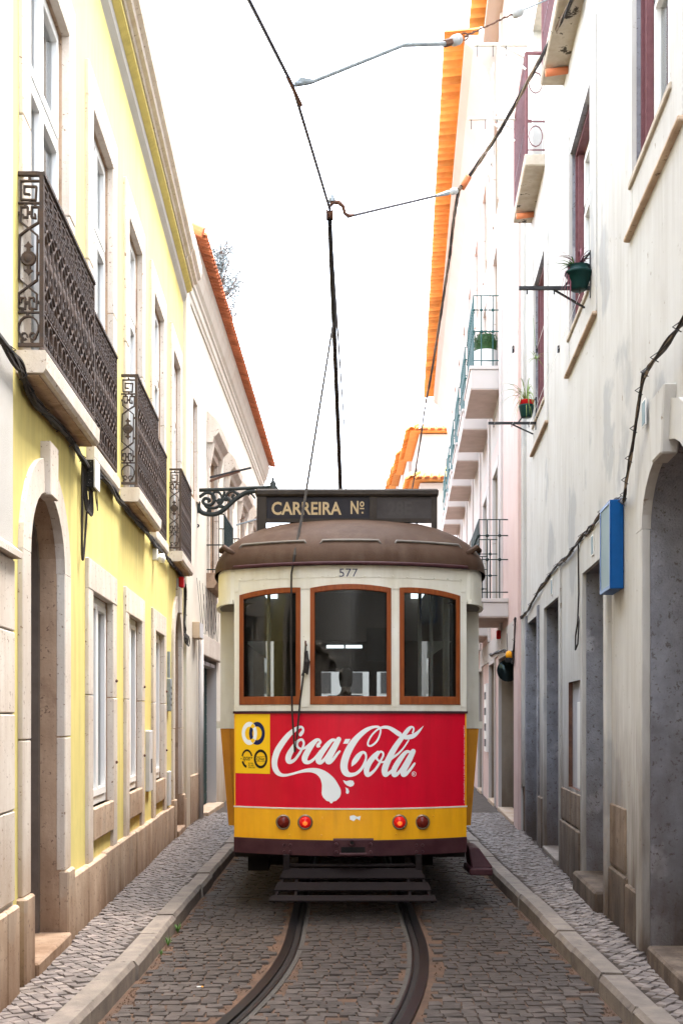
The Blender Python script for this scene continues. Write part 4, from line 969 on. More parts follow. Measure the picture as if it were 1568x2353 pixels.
# belt rail and cream window wall
cstrip(-HW-.01, HW+.01, Zred1, Zred1+.020, .016, .05, 28).build('belt_rail', 'maroon', tram)
wallz = lambda x: 2.80
sill = cstrip(-HW, HW, Zred1+.021, Zsill, .004, .05, 28).build('window_sill', 'tram_cream', tram)
WX = [(550, 690), (712, 898), (917, 1056)]
WT = []
for k, (a, b) in enumerate(WX):
    xa, xb = fx(a), fx(b)
    if k == 1: f = lambda x, c=(xa+xb)/2, h=(xb-xa)/2: 2.735 - .03*((x-c)/h)**2
    elif k == 0: f = lambda x, xa=xa, xb=xb: 2.715 - .075*((xb-.12-x)/(xb-xa))**2
    else: f = lambda x, xa=xa, xb=xb: 2.715 - .085*((x-xa-.12)/(xb-xa))**2
    WT.append((xa, xb, f))
def pillar(x0, x1):
    p = cstrip(x0, x1, Zsill, 2.80, .004, .06, 3).build('pillar', 'tram_cream', tram)
    for zz in (Zsill-.02, 2.70):
        cstrip(x0+.006, x1-.006, zz, zz+.085, .012, .01, 2).build('bracket_plate', 'tram_cream', p)
    return p
pillar(-HW, WT[0][0]); pillar(WT[0][1], WT[1][0]); pillar(WT[1][1], WT[2][0]); pillar(WT[2][1], HW)
for k, (xa, xb, f) in enumerate(WT):
    st = .038
    fr = MB()
    cstrip(xa, xa+st, Zsill, f, .016, .05, 2, fr); cstrip(xb-st, xb, Zsill, f, .016, .05, 2, fr)
    cstrip(xa+st, xb-st, Zsill, Zsill+.068, .016, .05, 8, fr)
    cstrip(xa+st, xb-st, lambda x: f(x)-.045, f, .016, .05, 12, fr)
    wnd = fr.build('windscreen', 'tram_wood', tram, bevel=.004)
    cstrip(xa+st-.005, xb-st+.005, Zsill+.06, lambda x: f(x)-.04, -.005, .006, 10).build('pane', 'tram_glass', wnd)
    cstrip(xa, xb, lambda x: f(x)+.002, 2.80, .002, .05, 14).build('arch_header', 'tram_cream', wnd)
# fascia round the roof
def side_outline(n=10):                                   # from the nose round to the widest point
    return [(HW + (1.19-HW)*math.sin(R(90*i/n)), yf(HW) + .85*(1-math.cos(R(90*i/n)))) for i in range(n+1)]
def strip_path(path, z0, z1, thk, mb=None):
    mb = mb or MB(); rings = []
    for i, (x, y) in enumerate(path):
        a = path[max(i-1, 0)]; b = path[min(i+1, len(path)-1)]; dx, dy = b[0]-a[0], b[1]-a[1]; l = math.hypot(dx, dy); nx, ny = dy/l, -dx/l
        q0 = val(z0, i/(len(path)-1)); q1 = val(z1, i/(len(path)-1))
        rings.append([T(x+nx*0, y+ny*0, q0), T(x, y, q1), T(x-nx*thk, y-ny*thk, q1), T(x-nx*thk, y-ny*thk, q0)])
    mb.loft(rings); mb.add(rings[0], [(0, 1, 2, 3)]); mb.add(rings[-1], [(0, 1, 2, 3)]); return mb
fas = cstrip(-HW, HW, 2.79, 2.90, .008, .05, 28).build('fascia', 'tram_cream', tram)
for i in range(17):
    x = lerp(-HW+.05, HW-.05, i/16); MB().lathe([(.007, 0), (.004, -.006)], T(x, yf(x)-.008, 2.802), 6, 'y').build('rivet', 'tram_cream', fas)
so_ = side_outline()
for s_ in (1, -1):
    pth = [(s_*x, y) for x, y in so_]
    if s_ < 0: pth = pth[::-1]
    hd = strip_path(pth, 2.615, 2.90, .03).build('door_header', 'tram_cream', tram, smooth=False)
    lip = strip_path([(x*1.012, y-.012) for x, y in pth], 2.60, 2.635, .03).build('header_lip', 'tram_cream', hd)
    und = MB(); und.add([T(x, y, 2.612) for x, y in pth] + [T(x*.8, y+.05, 2.612) for x, y in pth], [(i, i+1, len(pth)+i+1, len(pth)+i) for i in range(len(pth)-1)]); und.build('header_soffit', 'grey_strip', hd)
put_text('577', fx(779), fp(779, 1325)[1], .066, fx(821)-fx(779), 'number_blue', fas, .0125, -.008)
# gutter and roof dome
def roof_outline(off=0.0):
    pts = []
    for i in range(25):
        x = lerp(-HW, HW, i/24); pts.append((x, yf(x)-.05-off))
    for x, y in side_outline(8)[1:]: pts.append((x+.03+off, y-.03))
    yr = 7.6
    pts.append((1.22+off, yr))
    pts += [(x, 2*4.375-y) for x, y in [(p[0], p[1]) for p in reversed(pts[:25])]] if False else []
    for x, y in reversed(side_outline(8)[1:]): pts.append((x+.03+off, yr+1.2-y))
    for i in range(25):
        x = lerp(HW, -HW, i/24); pts.append((x, yr+1.2-yf(x)+.05+off))
    for x, y in side_outline(8)[1:]: pts.append((-x-.03-off, yr+1.2-y))
    for x, y in reversed(side_outline(8)[1:]): pts.append((-x-.03-off, y-.03))
    return pts
ro = roof_outline()
ZG, RH_ = 2.905, 0.545
def roof_ring(a, grow=1.0, dz=0.0):
    ca, sa = math.cos(R(a)), math.sin(R(a)); out = []
    for x, y in ro:
        cy = min(max(y, 1.35), 7.45); out.append(T(x*ca*grow, cy+(y-cy)*ca*grow, ZG+RH_*sa+dz))
    return out
rf = MB(); rf.loft([roof_ring(0, 1, -.02)] + [roof_ring(a) for a in (0, 5, 11, 18, 26, 35, 45, 55, 65, 75, 84)])
rf.add(roof_ring(84), [tuple(range(len(ro)))])
roof = rf.build('roof', 'tram_roof', tram, smooth=True)
gut = MB(); gut.tube([T(x, y-.012, ZG-.004) for x, y in ro[:25]], .016, 6)
gut.build('gutter', 'maroon', roof, smooth=True)
def drip(i0, i1):
    A_ = 21; mb = MB(); P = []
    for i in range(i0, i1+1):
        p = roof_ring(A_, 1.0, 0)[i]; P.append((p[0], p[1]-.004, p[2]+.004))
    e0, e1 = Vector(P[0]), Vector(P[-1]); P = [tuple(e0+Vector((-.02, -.01, -.035)))]+P+[tuple(e1+Vector((.02, -.01, -.035)))]
    mb.tube(P, .011, 5); mb.build('drip_moulding', 'grey_strip', roof, smooth=True)  # lighter grey stands in for the highlight along the moulding
drip(9, 15); drip(0, 7); drip(17, 24)
for s_ in (1, -1):
    mb = MB(); mb.tube([T(s_*.98, .30, 3.02), T(s_*1.08, .36, 3.09), T(s_*1.11, .40, 3.06)], .025, 6); mb.build('grab_hook', 'tram_roof', roof, smooth=True)
# bulkheads behind the open doorways: cream above, ochre ribbed panel below, steel strip
for s_ in (1, -1):
    yb0 = 1.15
    def bx(mb, xa, xb, z0, z1, y0=0, y1=.05, xc=None, xd=None):      # trapezoid: xa..xb at z1, xc..xd at z0
        xc = xa if xc is None else xc; xd = xb if xd is None else xd
        P = [T(s_*x, yb0+y, z) for y in (y0, y1) for x, z in ((xc, z0), (xd, z0), (xb, z1), (xa, z1))]
        return mb.add(P, [(0, 1, 2, 3), (7, 6, 5, 4), (0, 4, 5, 1), (1, 5, 6, 2), (2, 6, 7, 3), (3, 7, 4, 0)])
    bk = bx(MB(), 1.03, 1.19, 1.60, 2.62).build('bulkhead', 'tram_cream', tram)
    bx(MB(), 1.02, 1.225, 1.535, 1.60, -.012).build('bulkhead_rail', 'tram_cream', bk)
    yl = bx(MB(), 1.03, 1.19, .64, 1.533, 0, .05, 1.03, 1.115).build('corner_panel', 'ochre_paint', bk)
    bx(MB(), 1.105, 1.122, .64, 1.533, -.008, 0.0, 1.065, 1.082).build('panel_rib', 'ochre_paint', yl)
    bx(MB(), .98, 1.028, .74, 2.62, -.006, .04).build('door_post', 'grey_strip', bk)
    for i in range(12): MB().lathe([(.006, 0), (.004, -.006)], T(s_*1.004, yb0-.006, .82+i*.155), 6, 'y').build('rivet', 'black_metal', bk)
    sd = MB(); 
    # side wall with windows
    sd.add([T(s_*1.19, yb0+.05, 1.55), T(s_*1.19, 7.6, 1.55), T(s_*1.125, 7.6, .72), T(s_*1.125, yb0+.05, .72)], [(0, 1, 2, 3)])
    sd.build('side_panel', 'tram_yellow', tram)
    pm = MB()
    for i in range(8): pm.add([T(s_*1.185, yb0+.06+i*.91, 1.55), T(s_*1.185, yb0+.16+i*.91, 1.55), T(s_*1.185, yb0+.16+i*.91, 2.62), T(s_*1.185, yb0+.06+i*.91, 2.62)], [(0, 1, 2, 3)])
    pm.add([T(s_*1.185, yb0, 2.5), T(s_*1.185, 7.6, 2.5), T(s_*1.185, 7.6, 2.9), T(s_*1.185, yb0, 2.9)], [(0, 1, 2, 3)]); pm.build('side_pillars', 'tram_cream', tram)
    MB().add([T(s_*1.17, yb0+.06, 1.55), T(s_*1.17, 7.6, 1.55), T(s_*1.17, 7.6, 2.5), T(s_*1.17, yb0+.06, 2.5)], [(0, 1, 2, 3)]).build('side_glass', 'side_glass', tram)
# inside: floor, ceiling, benches, partition, far windows, lamps
fl_ = MB().box((TX-1.1, TY+1.2, .78), (TX+1.1, TY+8.2, .86)).build('floor', 'under_black', tram); MB().box((TX-.95, TY+.33, .78), (TX+.95, TY+1.199, .86)).build('platform', 'under_black', tram)
MB().box((TX-1.1, TY+.45, 2.80), (TX+1.1, TY+8.2, 2.83)).build('ceiling', 'tram_ceiling', tram)
pt = MB()
def pbox(x0, x1, z0, z1, y=1.25, d=.05): pt.box((TX+x0, TY+y, z0), (TX+x1, TY+y+d, z1))
pbox(-1.02, -.95, .86, 2.8); pbox(.95, 1.02, .86, 2.8); pbox(-.45, -.38, .86, 2.8); pbox(.38, .45, .86, 2.8); pbox(-.95, -.45, .86, 1.72); pbox(.45, .95, .86, 1.72); pbox(-.95, .95, 2.35, 2.8, 1.26)
pt.build('partition', 'tram_inside', tram)
for x in (-.72, .72, -.42, .62): MB().tube([T(x, .75, .86), T(x, .75, 2.8)], .016, 6).build('handrail', 'white_metal', tram)
MB().tube([T(.83, .5, 1.0), T(.83, .5, 2.7)], .03, 6).build('door_edge', 'tram_cream', tram)
for s_ in (1, -1):
    for k in range(5):
        bn = MB(); bn.box((TX+s_*.45, TY+2+k*.95, 1.28), (TX+s_*1.05, TY+2.4+k*.95, 1.36)); bn.box((TX+s_*.45, TY+2+k*.95, 1.36), (TX+s_*1.05, TY+2.06+k*.95, 1.80)); bn.box((TX+s_*.7, TY+2.1+k*.95, .86), (TX+s_*.8, TY+2.3+k*.95, 1.28))
        bn.build('bench', 'tram_inside', tram)
ew = MB(); yy = TY+8.1
for x0, x1, z0, z1 in ((-1.1, 1.1, .86, 1.72), (-1.1, 1.1, 2.34, 2.8), (-1.1, -.38, 1.72, 2.34), (.34, .46, 1.72, 2.34), (.62, 1.1, 1.72, 2.34)):
    ew.box((TX+x0, yy, z0), (TX+x1, yy+.05, z1))
ew.build('far_end_wall', 'tram_inside', tram)
for x, y in ((-.72, .95), (.62, .8), (-.3, 3), (.3, 3), (-.3, 5), (.3, 5)):
    MB().box((TX+x-.05, TY+y, 2.745), (TX+x+.05, TY+y+.5, 2.79)).build('lamp_tube', 'tube_light', tram)
for x0, x1 in ((-.235, -.05), (-.03, .145)): MB().box((TX+x0, TY+2.9, 2.385), (TX+x1, TY+2.96, 2.415)).build('lamp_tube', 'tube_light', tram)
MB().box((TX+.15, TY+.95, 2.15), (TX+.35, TY+1.0, 2.45)).build('fare_display', 'black_plastic', tram)
# bumper with coupling pocket
bump = cstrip(-HW-.0, HW+.0, Zb0, Zy0-.011, .03, .10, 28).build('bumper', 'maroon', tram)
cp = cstrip(fx(765), fx(857), Zb0-.008, Zy0+.008, .055, .04, 6).build('coupling_plate', 'maroon', bump, bevel=.012)
cstrip(fx(783), fx(838), fp(800, 1958)[1], fp(800, 1944)[1], .057, .01, 4).build('coupling_slot', 'under_black', cp)
cstrip(fx(780), fx(841), fp(800, 1964)[1], fp(800, 1957)[1], .085, .04, 4).build('coupling_lip', 'maroon', cp, bevel=.008)
x, z = fp(808, 1934); MB().lathe([(.03, 0), (.03, -.012), (.015, -.014), (.015, .0)], T(x, yf(x)-.056, z), 12, 'y').build('coupling_pin', 'maroon', cp, smooth=True)
x, z = fp(808, 1934); MB().lathe([(.0, -.016), (.014, -.016)], T(x, yf(x)-.056, z), 12, 'y', caps=False).build('coupling_hole', 'under_black', cp)
for px in (772, 850):
    for py in (1938, 1956):
        x, z = fp(px, py); MB().lathe([(.017, 0), (.014, -.012), (.0, -.014)], T(x, yf(x)-.055, z), 8, 'y').build('bolt', 'maroon', cp)
for px in (653, 667, 955, 969):
    for py in (1940, 1955):
        x, z = fp(px, py); MB().lathe([(.013, 0), (.010, -.01), (.0, -.011)], T(x, yf(x)-.03, z), 8, 'y').build('bolt', 'maroon', bump)
for px, py in ((740, 1878), (738, 1918), (905, 1876), (909, 1916), (995, 1874), (1005, 1912), (665, 1917)):
    x, z = fp(px, py); MB().lathe([(.008, 0), (.006, -.005), (0, -.006)], T(x, yf(x)-.006, z), 8, 'y').build('bolt', 'tram_yellow', band)
decal('torn_sticker', 'logo_white', band, [fp(*p) for p in [(803, 1874), (812, 1872), (820, 1876), (828, 1874), (826, 1884), (818, 1880), (812, 1886), (803, 1882)]], [tuple(range(8))], .008)
# tail lamps
for px, lit in ((651, 0), (701, 1), (917, 1), (969, 0)):
    x, z = fp(px, 1888); p = T(x, yf(x)-.006, z)
    lm = MB().lathe([(.064, 0), (.064, -.012), (.054, -.022), (.048, -.014)], p, 20, 'y', caps=False).build('tail_lamp', 'chrome_rim', tram, smooth=True)
    MB().lathe([(.05, -.012), (.046, -.03), (.032, -.042), (.012, -.047), (0, -.048)], p, 20, 'y', caps=False).build('lens', 'lens_lit' if lit else 'lens_dark', lm, smooth=True)
    if lit: MB().lathe([(.02, -.0455), (.012, -.0495), (.0, -.0505)], (p[0], p[1], p[2]-.006), 10, 'y', caps=False).build('bulb', 'lens_core', lm, smooth=True)
# life guard (slatted tray)
def slat(pa, pb, wa, wb, nm='guard_slat', th=.012):
    # pa, pb: (y, z) of upper and lower edge; wa, wb half widths
    mb = MB(); c = .015
    P = [T(c-wa, pa[0], pa[1]), T(c+wa, pa[0], pa[1]), T(c+wb, pb[0], pb[1]), T(c-wb, pb[0], pb[1])]
    mb.add(P+[(p[0], p[1]+.004, p[2]-th) for p in P], [(0, 1, 2, 3), (7, 6, 5, 4), (0, 4, 5, 1), (1, 5, 6, 2), (2, 6, 7, 3), (3, 7, 4, 0)]); return mb
lg = MB().tube([T(-.55, .02, .41), T(.58, .02, .41)], .018, 8).build('life_guard', 'catcher', tram, smooth=True)
def lgp(t): return (lerp(0.0, -.40, t), lerp(.39, .185, t))
def lgw(t): return lerp(.56, .665, t)
for t0, t1 in ((0, .30), (.44, .68), (.84, 1.0)):
    slat(lgp(t0), lgp(t1), lgw(t0), lgw(t1)).build('guard_slat', 'catcher', lg)
for x in (-.53, -.44, .47, .56):
    mb = MB(); k = 1 + (.15 if abs(x) > .5 else 0)
    mb.tube([T(x, .03, .38), T(x*k, -.385, .172)], .014, 4).build('guard_bar', 'catcher', lg)
for x in (-.53, .56): MB().box((TX+x-.025, TY-.02, .37), (TX+x+.025, TY+.06, .50)).build('guard_hinge', 'catcher', lg)
# step at the right doorway
st_ = MB(); 
st_.add([T(1.03, .55, .50), T(1.12, .55, .50), T(1.24, .5, .33), T(1.06, .5, .30)] + [T(1.03, .95, .50), T(1.12, .95, .50), T(1.24, .95, .33), T(1.06, .95, .30)], [(0, 1, 2, 3), (4, 7, 6, 5), (0, 4, 5, 1), (1, 5, 6, 2), (2, 6, 7, 3), (3, 7, 4, 0)])
st_.box((TX+1.03, TY+.45, .27), (TX+1.23, TY+.95, .33)); st_.build('step', 'maroon', tram, bevel=.01)
# running gear
ug = MB(); ug.box((TX-1.0, TY+.55, .42), (TX+1.0, TY+8.1, .8)); ug.box((TX-.8, TY+1.6, .22), (TX-.62, TY+5.8, .5)); ug.box((TX+.62, TY+1.6, .22), (TX+.8, TY+5.8, .5)); ug.box((TX-.9, TY+.7, .28), (TX-.72, TY+1.0, .45)); ug.build('underframe', 'under_black', tram)
for yy in (2.2, 5.0):
    for s_ in (-1, 1):
        xx = .025+s_*.47
        wl = MB().lathe([(.38, -.05), (.38, .05)], T(xx, yy, .385), 24, 'x').build('wheel', 'under_black', tram)
        MB().lathe([(.12, -.08), (.12, .08)], T(xx, yy, .385), 16, 'x').build('hub', 'catcher', wl)
# route board on the roof
sbx0, sbx1, sy = -.826, .773, .75
SB = lambda px, py: ((px-CX)*(TY+sy)/FPX-TX, H-(py-HY)*(TY+sy)/FPX)
zt, zb2 = SB(800, 1128)[1], SB(800, 1199)[1]
bd = MB().box((TX+sbx0, TY+sy, zb2), (TX+sbx1, TY+sy+.06, zt-.02)).build('route_board', 'sign_board', tram)
MB().box((TX+sbx0-.012, TY+sy-.045, zt-.05), (TX+sbx1+.012, TY+sy+.10, zt+.015)).build('board_hood', 'sign_board', bd, bevel=.015)
for x0, x1 in ((sbx0, SB(612, 0)[0]), (SB(848, 0)[0], SB(865, 0)[0]), (SB(990, 0)[0], sbx1)):
    MB().box((TX+x0, TY+sy-.022, (zb2-.16) if x0 != SB(848, 0)[0] else zb2-.02), (TX+x1, TY+sy-.001, zt-.051)).build('board_stile', 'sign_board', bd)
MB().box((TX+SB(612, 0)[0]+.001, TY+sy-.021, zb2-.004), (TX+SB(990, 0)[0]-.001, TY+sy-.002, zb2+.028)).build('board_rail', 'sign_board', bd)
MB().box((TX+SB(613, 0)[0], TY+sy-.008, zb2+.028), (TX+SB(848, 0)[0], TY+sy-.0005, zt-.051)).build('board_panel', 'sign_navy', bd)
MB().box((TX+SB(865, 0)[0], TY+sy-.008, zb2+.028), (TX+SB(990, 0)[0], TY+sy-.0005, zt-.051)).build('board_panel', 'sign_faded', bd)
def sb_text(body, pxa, pxb, pya, pyb, mat, bold):
    xa, z0 = SB(pxa, pyb); xb, z1 = SB(pxb, pya)
    put_text(body, xa, z0, z1-z0, xb-xa, mat, bd, 0, bold, conv=lambda a, b: T(a, sy-.010, b))
sb_text('CARREIRA', 624, 784, 1153, 1182, 'lettering', .022)
sb_text('N', 805, 823, 1151, 1180, 'lettering', .022)
sb_text('o', 826, 836, 1152, 1164, 'lettering', .02)
for (a, b, c_, d_) in ((826, 836, 1167, 1170), (830, 834, 1176, 1180)):
    x0, z1 = SB(a, c_); x1, z0 = SB(b, d_); me = MB().add([T(x0, sy-.010, z0), T(x1, sy-.010, z0), T(x1, sy-.010, z1), T(x0, sy-.010, z1)], [(0, 1, 2, 3)]).build('lettering', 'lettering', bd)
sb_text('28E', 890, 945, 1152, 1182, 'ghost_paint', .03)
bs = MB(); bs.tube([T(-.75, sy+.05, zb2-.1), T(-.75, sy+.9, 3.33)], .015, 5); bs.tube([T(.7, sy+.05, zb2-.1), T(.7, sy+.9, 3.33)], .015, 5); bs.build('board_stay', 'black_metal', bd)
MB().box((TX-.55, TY+1.6, 3.40), (TX+.6, TY+5.5, 3.50)).build('roof_walkway', 'tram_roof', tram)
# trolley pole, wheel and rope
ptop = Vector(unproj(757, 505, 10.15)); pbase = Vector((0.02, 15.4, 3.80))
pole = MB().tube([ptop, ptop.lerp(pbase, .08), pbase], [.022, .024, .03], 8).build('trolley_pole', 'black_metal', tram, smooth=True)
MB().lathe([(.05, -.03), (.056, -.03), (.03, -.008), (.03, .008), (.056, .03), (.05, .03)], ptop+Vector((0, -.02, .035)), 14, 'x').build('trolley_wheel', 'rust', pole)
mb = MB(); mb.box(ptop+Vector((-.045, -.05, -.10)), ptop+Vector((-.035, .05, .08))); mb.box(ptop+Vector((.035, -.05, -.10)), ptop+Vector((.045, .05, .08))); mb.build('trolley_fork', 'black_metal', pole)
MB().lathe([(.14, 0), (.12, .12), (.05, .2)], T(-.02, 5.7, 3.5), 12).build('pole_base', 'black_metal', tram)
q = ptop.lerp(pbase, .22)
rope = [tuple(q), unproj(706, 1110, 10.25), unproj(692, 1195, 10.0), unproj(676, 1275, 9.72), unproj(669, 1320, 9.69), unproj(668, 1480, 9.69), unproj(671, 1640, 9.70), unproj(677, 1728, 9.71), unproj(682, 1690, 9.70), unproj(689, 1610, 9.70), unproj(697, 1550, 9.69), unproj(701, 1500, 9.70), unproj(702, 1478, 9.72)]
rp = MB().tube(rope, [.012]*4+[.008]*9, 5).build('trolley_rope', 'cable', tram)
kn = MB()
for i in range(5): kn.tube([unproj(700+random.uniform(-5, 5), 1495+i*4, 9.68), unproj(704+random.uniform(-4, 6), 1520, 9.66), unproj(700+random.uniform(-7, 5), 1552-i*3, 9.68)], .010, 5)
kn.build('rope_knot', 'cable', rp)
MB().tube([unproj(702, 1470, 9.77), unproj(701, 1476, 9.71), unproj(704, 1484, 9.71)], .008, 5).build('rope_hook', 'rust', tram)

# seated passenger, seen from behind
def skin_person(name, verts, edges, rads, mat, parent, sub=2):
    me = bpy.data.meshes.new(name); me.from_pydata(verts, edges, [])
    o = link(name, me, parent); sm = o.modifiers.new('skin', 'SKIN'); sm.use_smooth_shade = True
    for i, r in enumerate(rads): me.skin_vertices[0].data[i].radius = (r, r) if not isinstance(r, tuple) else r
    me.skin_vertices[0].data[0].use_root = True
    ss = o.modifiers.new('sub', 'SUBSURF'); ss.levels = sub; ss.render_levels = sub
    me.materials.append(MATS[mat]); return o
M('skin', (0.42, 0.27, 0.2), rough=0.6, bump=0)
MB().box((TX-.3, TY+4.85, 1.22), (TX+.26, TY+5.4, 1.30)).build('driver_seat', 'tram_inside', tram)
pr = thing('person', (TX-.02, TY+5.0, .86), 'person in dark clothing seated in the tram, seen from behind through the middle window', 'person')
bx_, by_, bz_ = TX-.02, TY+5.0, 1.36
def pv(x, y, z): return (bx_+x, by_+y, bz_+z)
V = [pv(0, 0, .1), pv(0, 0, .28), pv(0, .01, .45), pv(0, .02, .56), pv(0, .03, .63), pv(0, .04, .72), pv(0, .04, .80), pv(0, .03, .86)]
E = [(0, 1), (1, 2), (2, 3), (3, 4), (4, 5), (5, 6), (6, 7)]
Rr = [(.15, .11), (.14, .10), (.165, .105), (.10, .07), (.052, .055), (.07, .085), (.078, .098), (.05, .06)]
for s_ in (-1, 1):
    k = len(V)
    V += [pv(s_*.19, .02, .50), pv(s_*.24, .06, .26), pv(s_*.20, .28, .12), pv(s_*.19, .36, .11)]; E += [(2, k), (k, k+1), (k+1, k+2), (k+2, k+3)]; Rr += [.062, .048, .036, .032]
    for q in range(5):
        dx = (-.032+.016*q)*s_; j = len(V); ln = (.05, .075, .085, .08, .06)[q]
        V += [pv(s_*.19+dx, .36+ln*.6, .10), pv(s_*.19+dx*1.2, .36+ln, .07)]; E += [(k+3, j), (j, j+1)]; Rr += [.009, .008]
    k = len(V)
    V += [pv(s_*.10, .02, .04), pv(s_*.12, .44, .07), pv(s_*.12, .46, -.28), pv(s_*.12, .58, -.32)]; E += [(0, k), (k, k+1), (k+1, k+2), (k+2, k+3)]; Rr += [.09, .062, .045, .035]
body = skin_person('body', V, E, Rr, 'skin', pr)
V2 = V[:4] + [v for i in (8, 22) for v in ()]
cl_v = [pv(0, 0, .06), pv(0, 0, .28), pv(0, .01, .45), pv(0, .02, .55)]; cl_e = [(0, 1), (1, 2), (2, 3)]; cl_r = [(.17, .13), (.165, .12), (.19, .125), (.11, .085)]
for s_ in (-1, 1):
    k = len(cl_v); cl_v += [pv(s_*.19, .02, .50), pv(s_*.24, .06, .26), pv(s_*.20, .28, .12)]; cl_e += [(2, k), (k, k+1), (k+1, k+2)]; cl_r += [.078, .062, .048]
    k = len(cl_v); cl_v += [pv(s_*.10, .02, .04), pv(s_*.12, .44, .07), pv(s_*.12, .46, -.26)]; cl_e += [(0, k), (k, k+1), (k+1, k+2)]; cl_r += [.1, .075, .058]
skin_person('clothing', cl_v, cl_e, cl_r, 'cloth_dark', pr)
hr = MB().lathe([(0.0, .148), (.045, .14), (.078, .105), (.09, .05), (.088, 0), (.08, -.06), (.068, -.10)], pv(0, .03, .765), 14).build('hair', 'hair', pr, smooth=True)
# ------------------------------------------------------------ overhead line
WZ = 6.0
def wp(x, y, z=WZ): Y = (z-H)*FPX/(HY-y); return Vector(unproj(x, y, Y))
w1, w2, w3 = wp(572, 0), wp(672, 197), wp(757, 480)
d12 = (w1-w2).normalized()
line = [tuple(w1+d12*4), tuple(w1), tuple(w2), tuple(w3), (w3.x+.02, w3.y+1.2, 6.0), (.05, 18, 6.0), (.2, 40, 6.0), (.6, 88, 6.0)]
cw = MB().tube(line, .0125, 6).build('contact_wire', 'wire'); tag(cw, 'thin dark overhead contact wire running above the tram track', 'wire')
a1 = thing('pull_off_arm', tuple(w2), 'bent galvanised rod holding the contact wire, with clevis and round insulator, upper one', 'wire arm', 'pull-off arms of the overhead line')
e1 = Vector(unproj(925, 103, 9.0)); e2 = Vector(unproj(1022, 100, 9.4))
MB().tube([w2+Vector((.02, 0, .01)), w2+Vector((.12, .08, .07)), e1, e2], .018, 8).build('rod', 'galvanised', a1, smooth=True)
MB().tube([w2+Vector((-.03, -.12, -.004)), w2+Vector((.05, .25, -.004))], .013, 6).build('wire_clamp', 'rust', a1)
MB().tube([w2+Vector((.01, 0, 0)), w2+Vector((.05, .03, .05)), w2+Vector((.14, .09, .08))], [.008, .03, .014], 6).build('rod_end', 'galvanised', a1)
f1 = Vector(unproj(1047, 92, 9.5)); f2 = Vector(unproj(1066, 84, 9.6))
MB().tube([e2-Vector((.01, 0, 0)), e2.lerp(f1, .5)], .03, 6).build('clevis', 'rust', a1)
def insul(c, d, par, r=.042):
    c = Vector(c); d = Vector(d).normalized()
    MB().tube([c-d*.055, c-d*.04, c-d*.015, c, c+d*.015, c+d*.04, c+d*.055], [.018, r, r, r*.8, r, r, .018], 10).build('insulator', 'porcelain', par, smooth=True)
insul(f1, f2-e2, a1)
MB().tube([f2+Vector((.03*math.cos(R(t)), 0, .03*math.sin(R(t)))) for t in range(0, 360, 40)], .006, 5, closed=True).build('eye_ring', 'rust', a1)
ch = [f2.lerp(Vector(unproj(1175, 33, 10.0)), i/26) for i in range(27)]
mb = MB()
for k in range(2): mb.tube([p+Vector((random.uniform(-.007, .007), 0, random.uniform(-.007, .007))) for p in ch], .006, 4)
mb.build('stay_wire', 'rust', a1)
insul(unproj(1187, 28, 10.05), Vector(unproj(1250, 2, 10.3))-Vector(unproj(1175, 33, 10.0)), a1)
MB().tube([unproj(1198, 24, 10.1), unproj(1252, 1, 10.3), unproj(1330, -35, 10.6), FR1(10.6, 0.0, 8.4)], .006, 5).build('stay_wire', 'galvanised', a1)
a2 = thing('pull_off_arm', tuple(w3), 'thin wire with cast hook, running right from above the trolley wheel', 'wire arm', 'pull-off arms of the overhead line')
hk = [w3+Vector((.0, 0, .02)), w3+Vector((.03, 0, .06)), w3+Vector((.08, 0, .055)), w3+Vector((.115, .02, .03)), w3+Vector((.13, .04, -.02)), w3+Vector((.16, .06, -.035)), w3+Vector((.2, .08, -.02))]
MB().tube([tuple(p) for p in hk], [.012, .02, .02, .018, .016, .02, .012], 8).build('cast_hook', 'rust', a2, smooth=True)
MB().lathe([(.03, 0), (.03, .03), (.015, .035), (.015, .06)], tuple(w3+Vector((.02, 0, .06))), 10).build('bolt_head', 'galvanised', a2)
t2 = Vector(unproj(1000, 450, 12.2)); t3 = Vector(unproj(1046, 438, 12.6))
MB().tube([hk[-1], t2], .0135, 6).build('span_wire', 'wire', a2)
MB().tube([t2, t2.lerp(t3, .6)], [.012, .026], 8).build('wire_sleeve', 'galvanised', a2)
insul(t2.lerp(t3, .9), t3-t2, a2, .036)
hc = thing('hanging_cable', unproj(1060, 425, 13), 'twisted bundle of black and tan cables slanting down across the sky at right', 'cable')
hp = [unproj(1345, -60, 10.2), unproj(1310, 5, 10.4), unproj(1262, 95, 11.2), unproj(1210, 190, 12.0), unproj(1135, 320, 12.6), unproj(1072, 412, 12.9), unproj(1053, 440, 13.0), unproj(1042, 500, 14), unproj(1030, 600, 15.5), unproj(1015, 700, 17.5), unproj(995, 830, 20.5), unproj(975, 940, 24), unproj(962, 1030, 28), unproj(948, 1112, 33), unproj(935, 1180, 40)]
hp = catmull(hp, 6)
for k, (m_, r_) in enumerate((('cable', .010), ('cable_tan', .009), ('cable_tan', .007), ('cable', .007))):
    MB().tube([(p[0]+.014*math.cos(i*.8+k*1.6), p[1], p[2]+.014*math.sin(i*.8+k*1.6)) for i, p in enumerate(hp)], r_, 5).build('cable_strand', m_, hc)
MB().tube([unproj(1076, 405, 12.85), unproj(1060, 432, 12.95)], .036, 8).build('cable_sleeve', 'terracotta', hc, smooth=True)

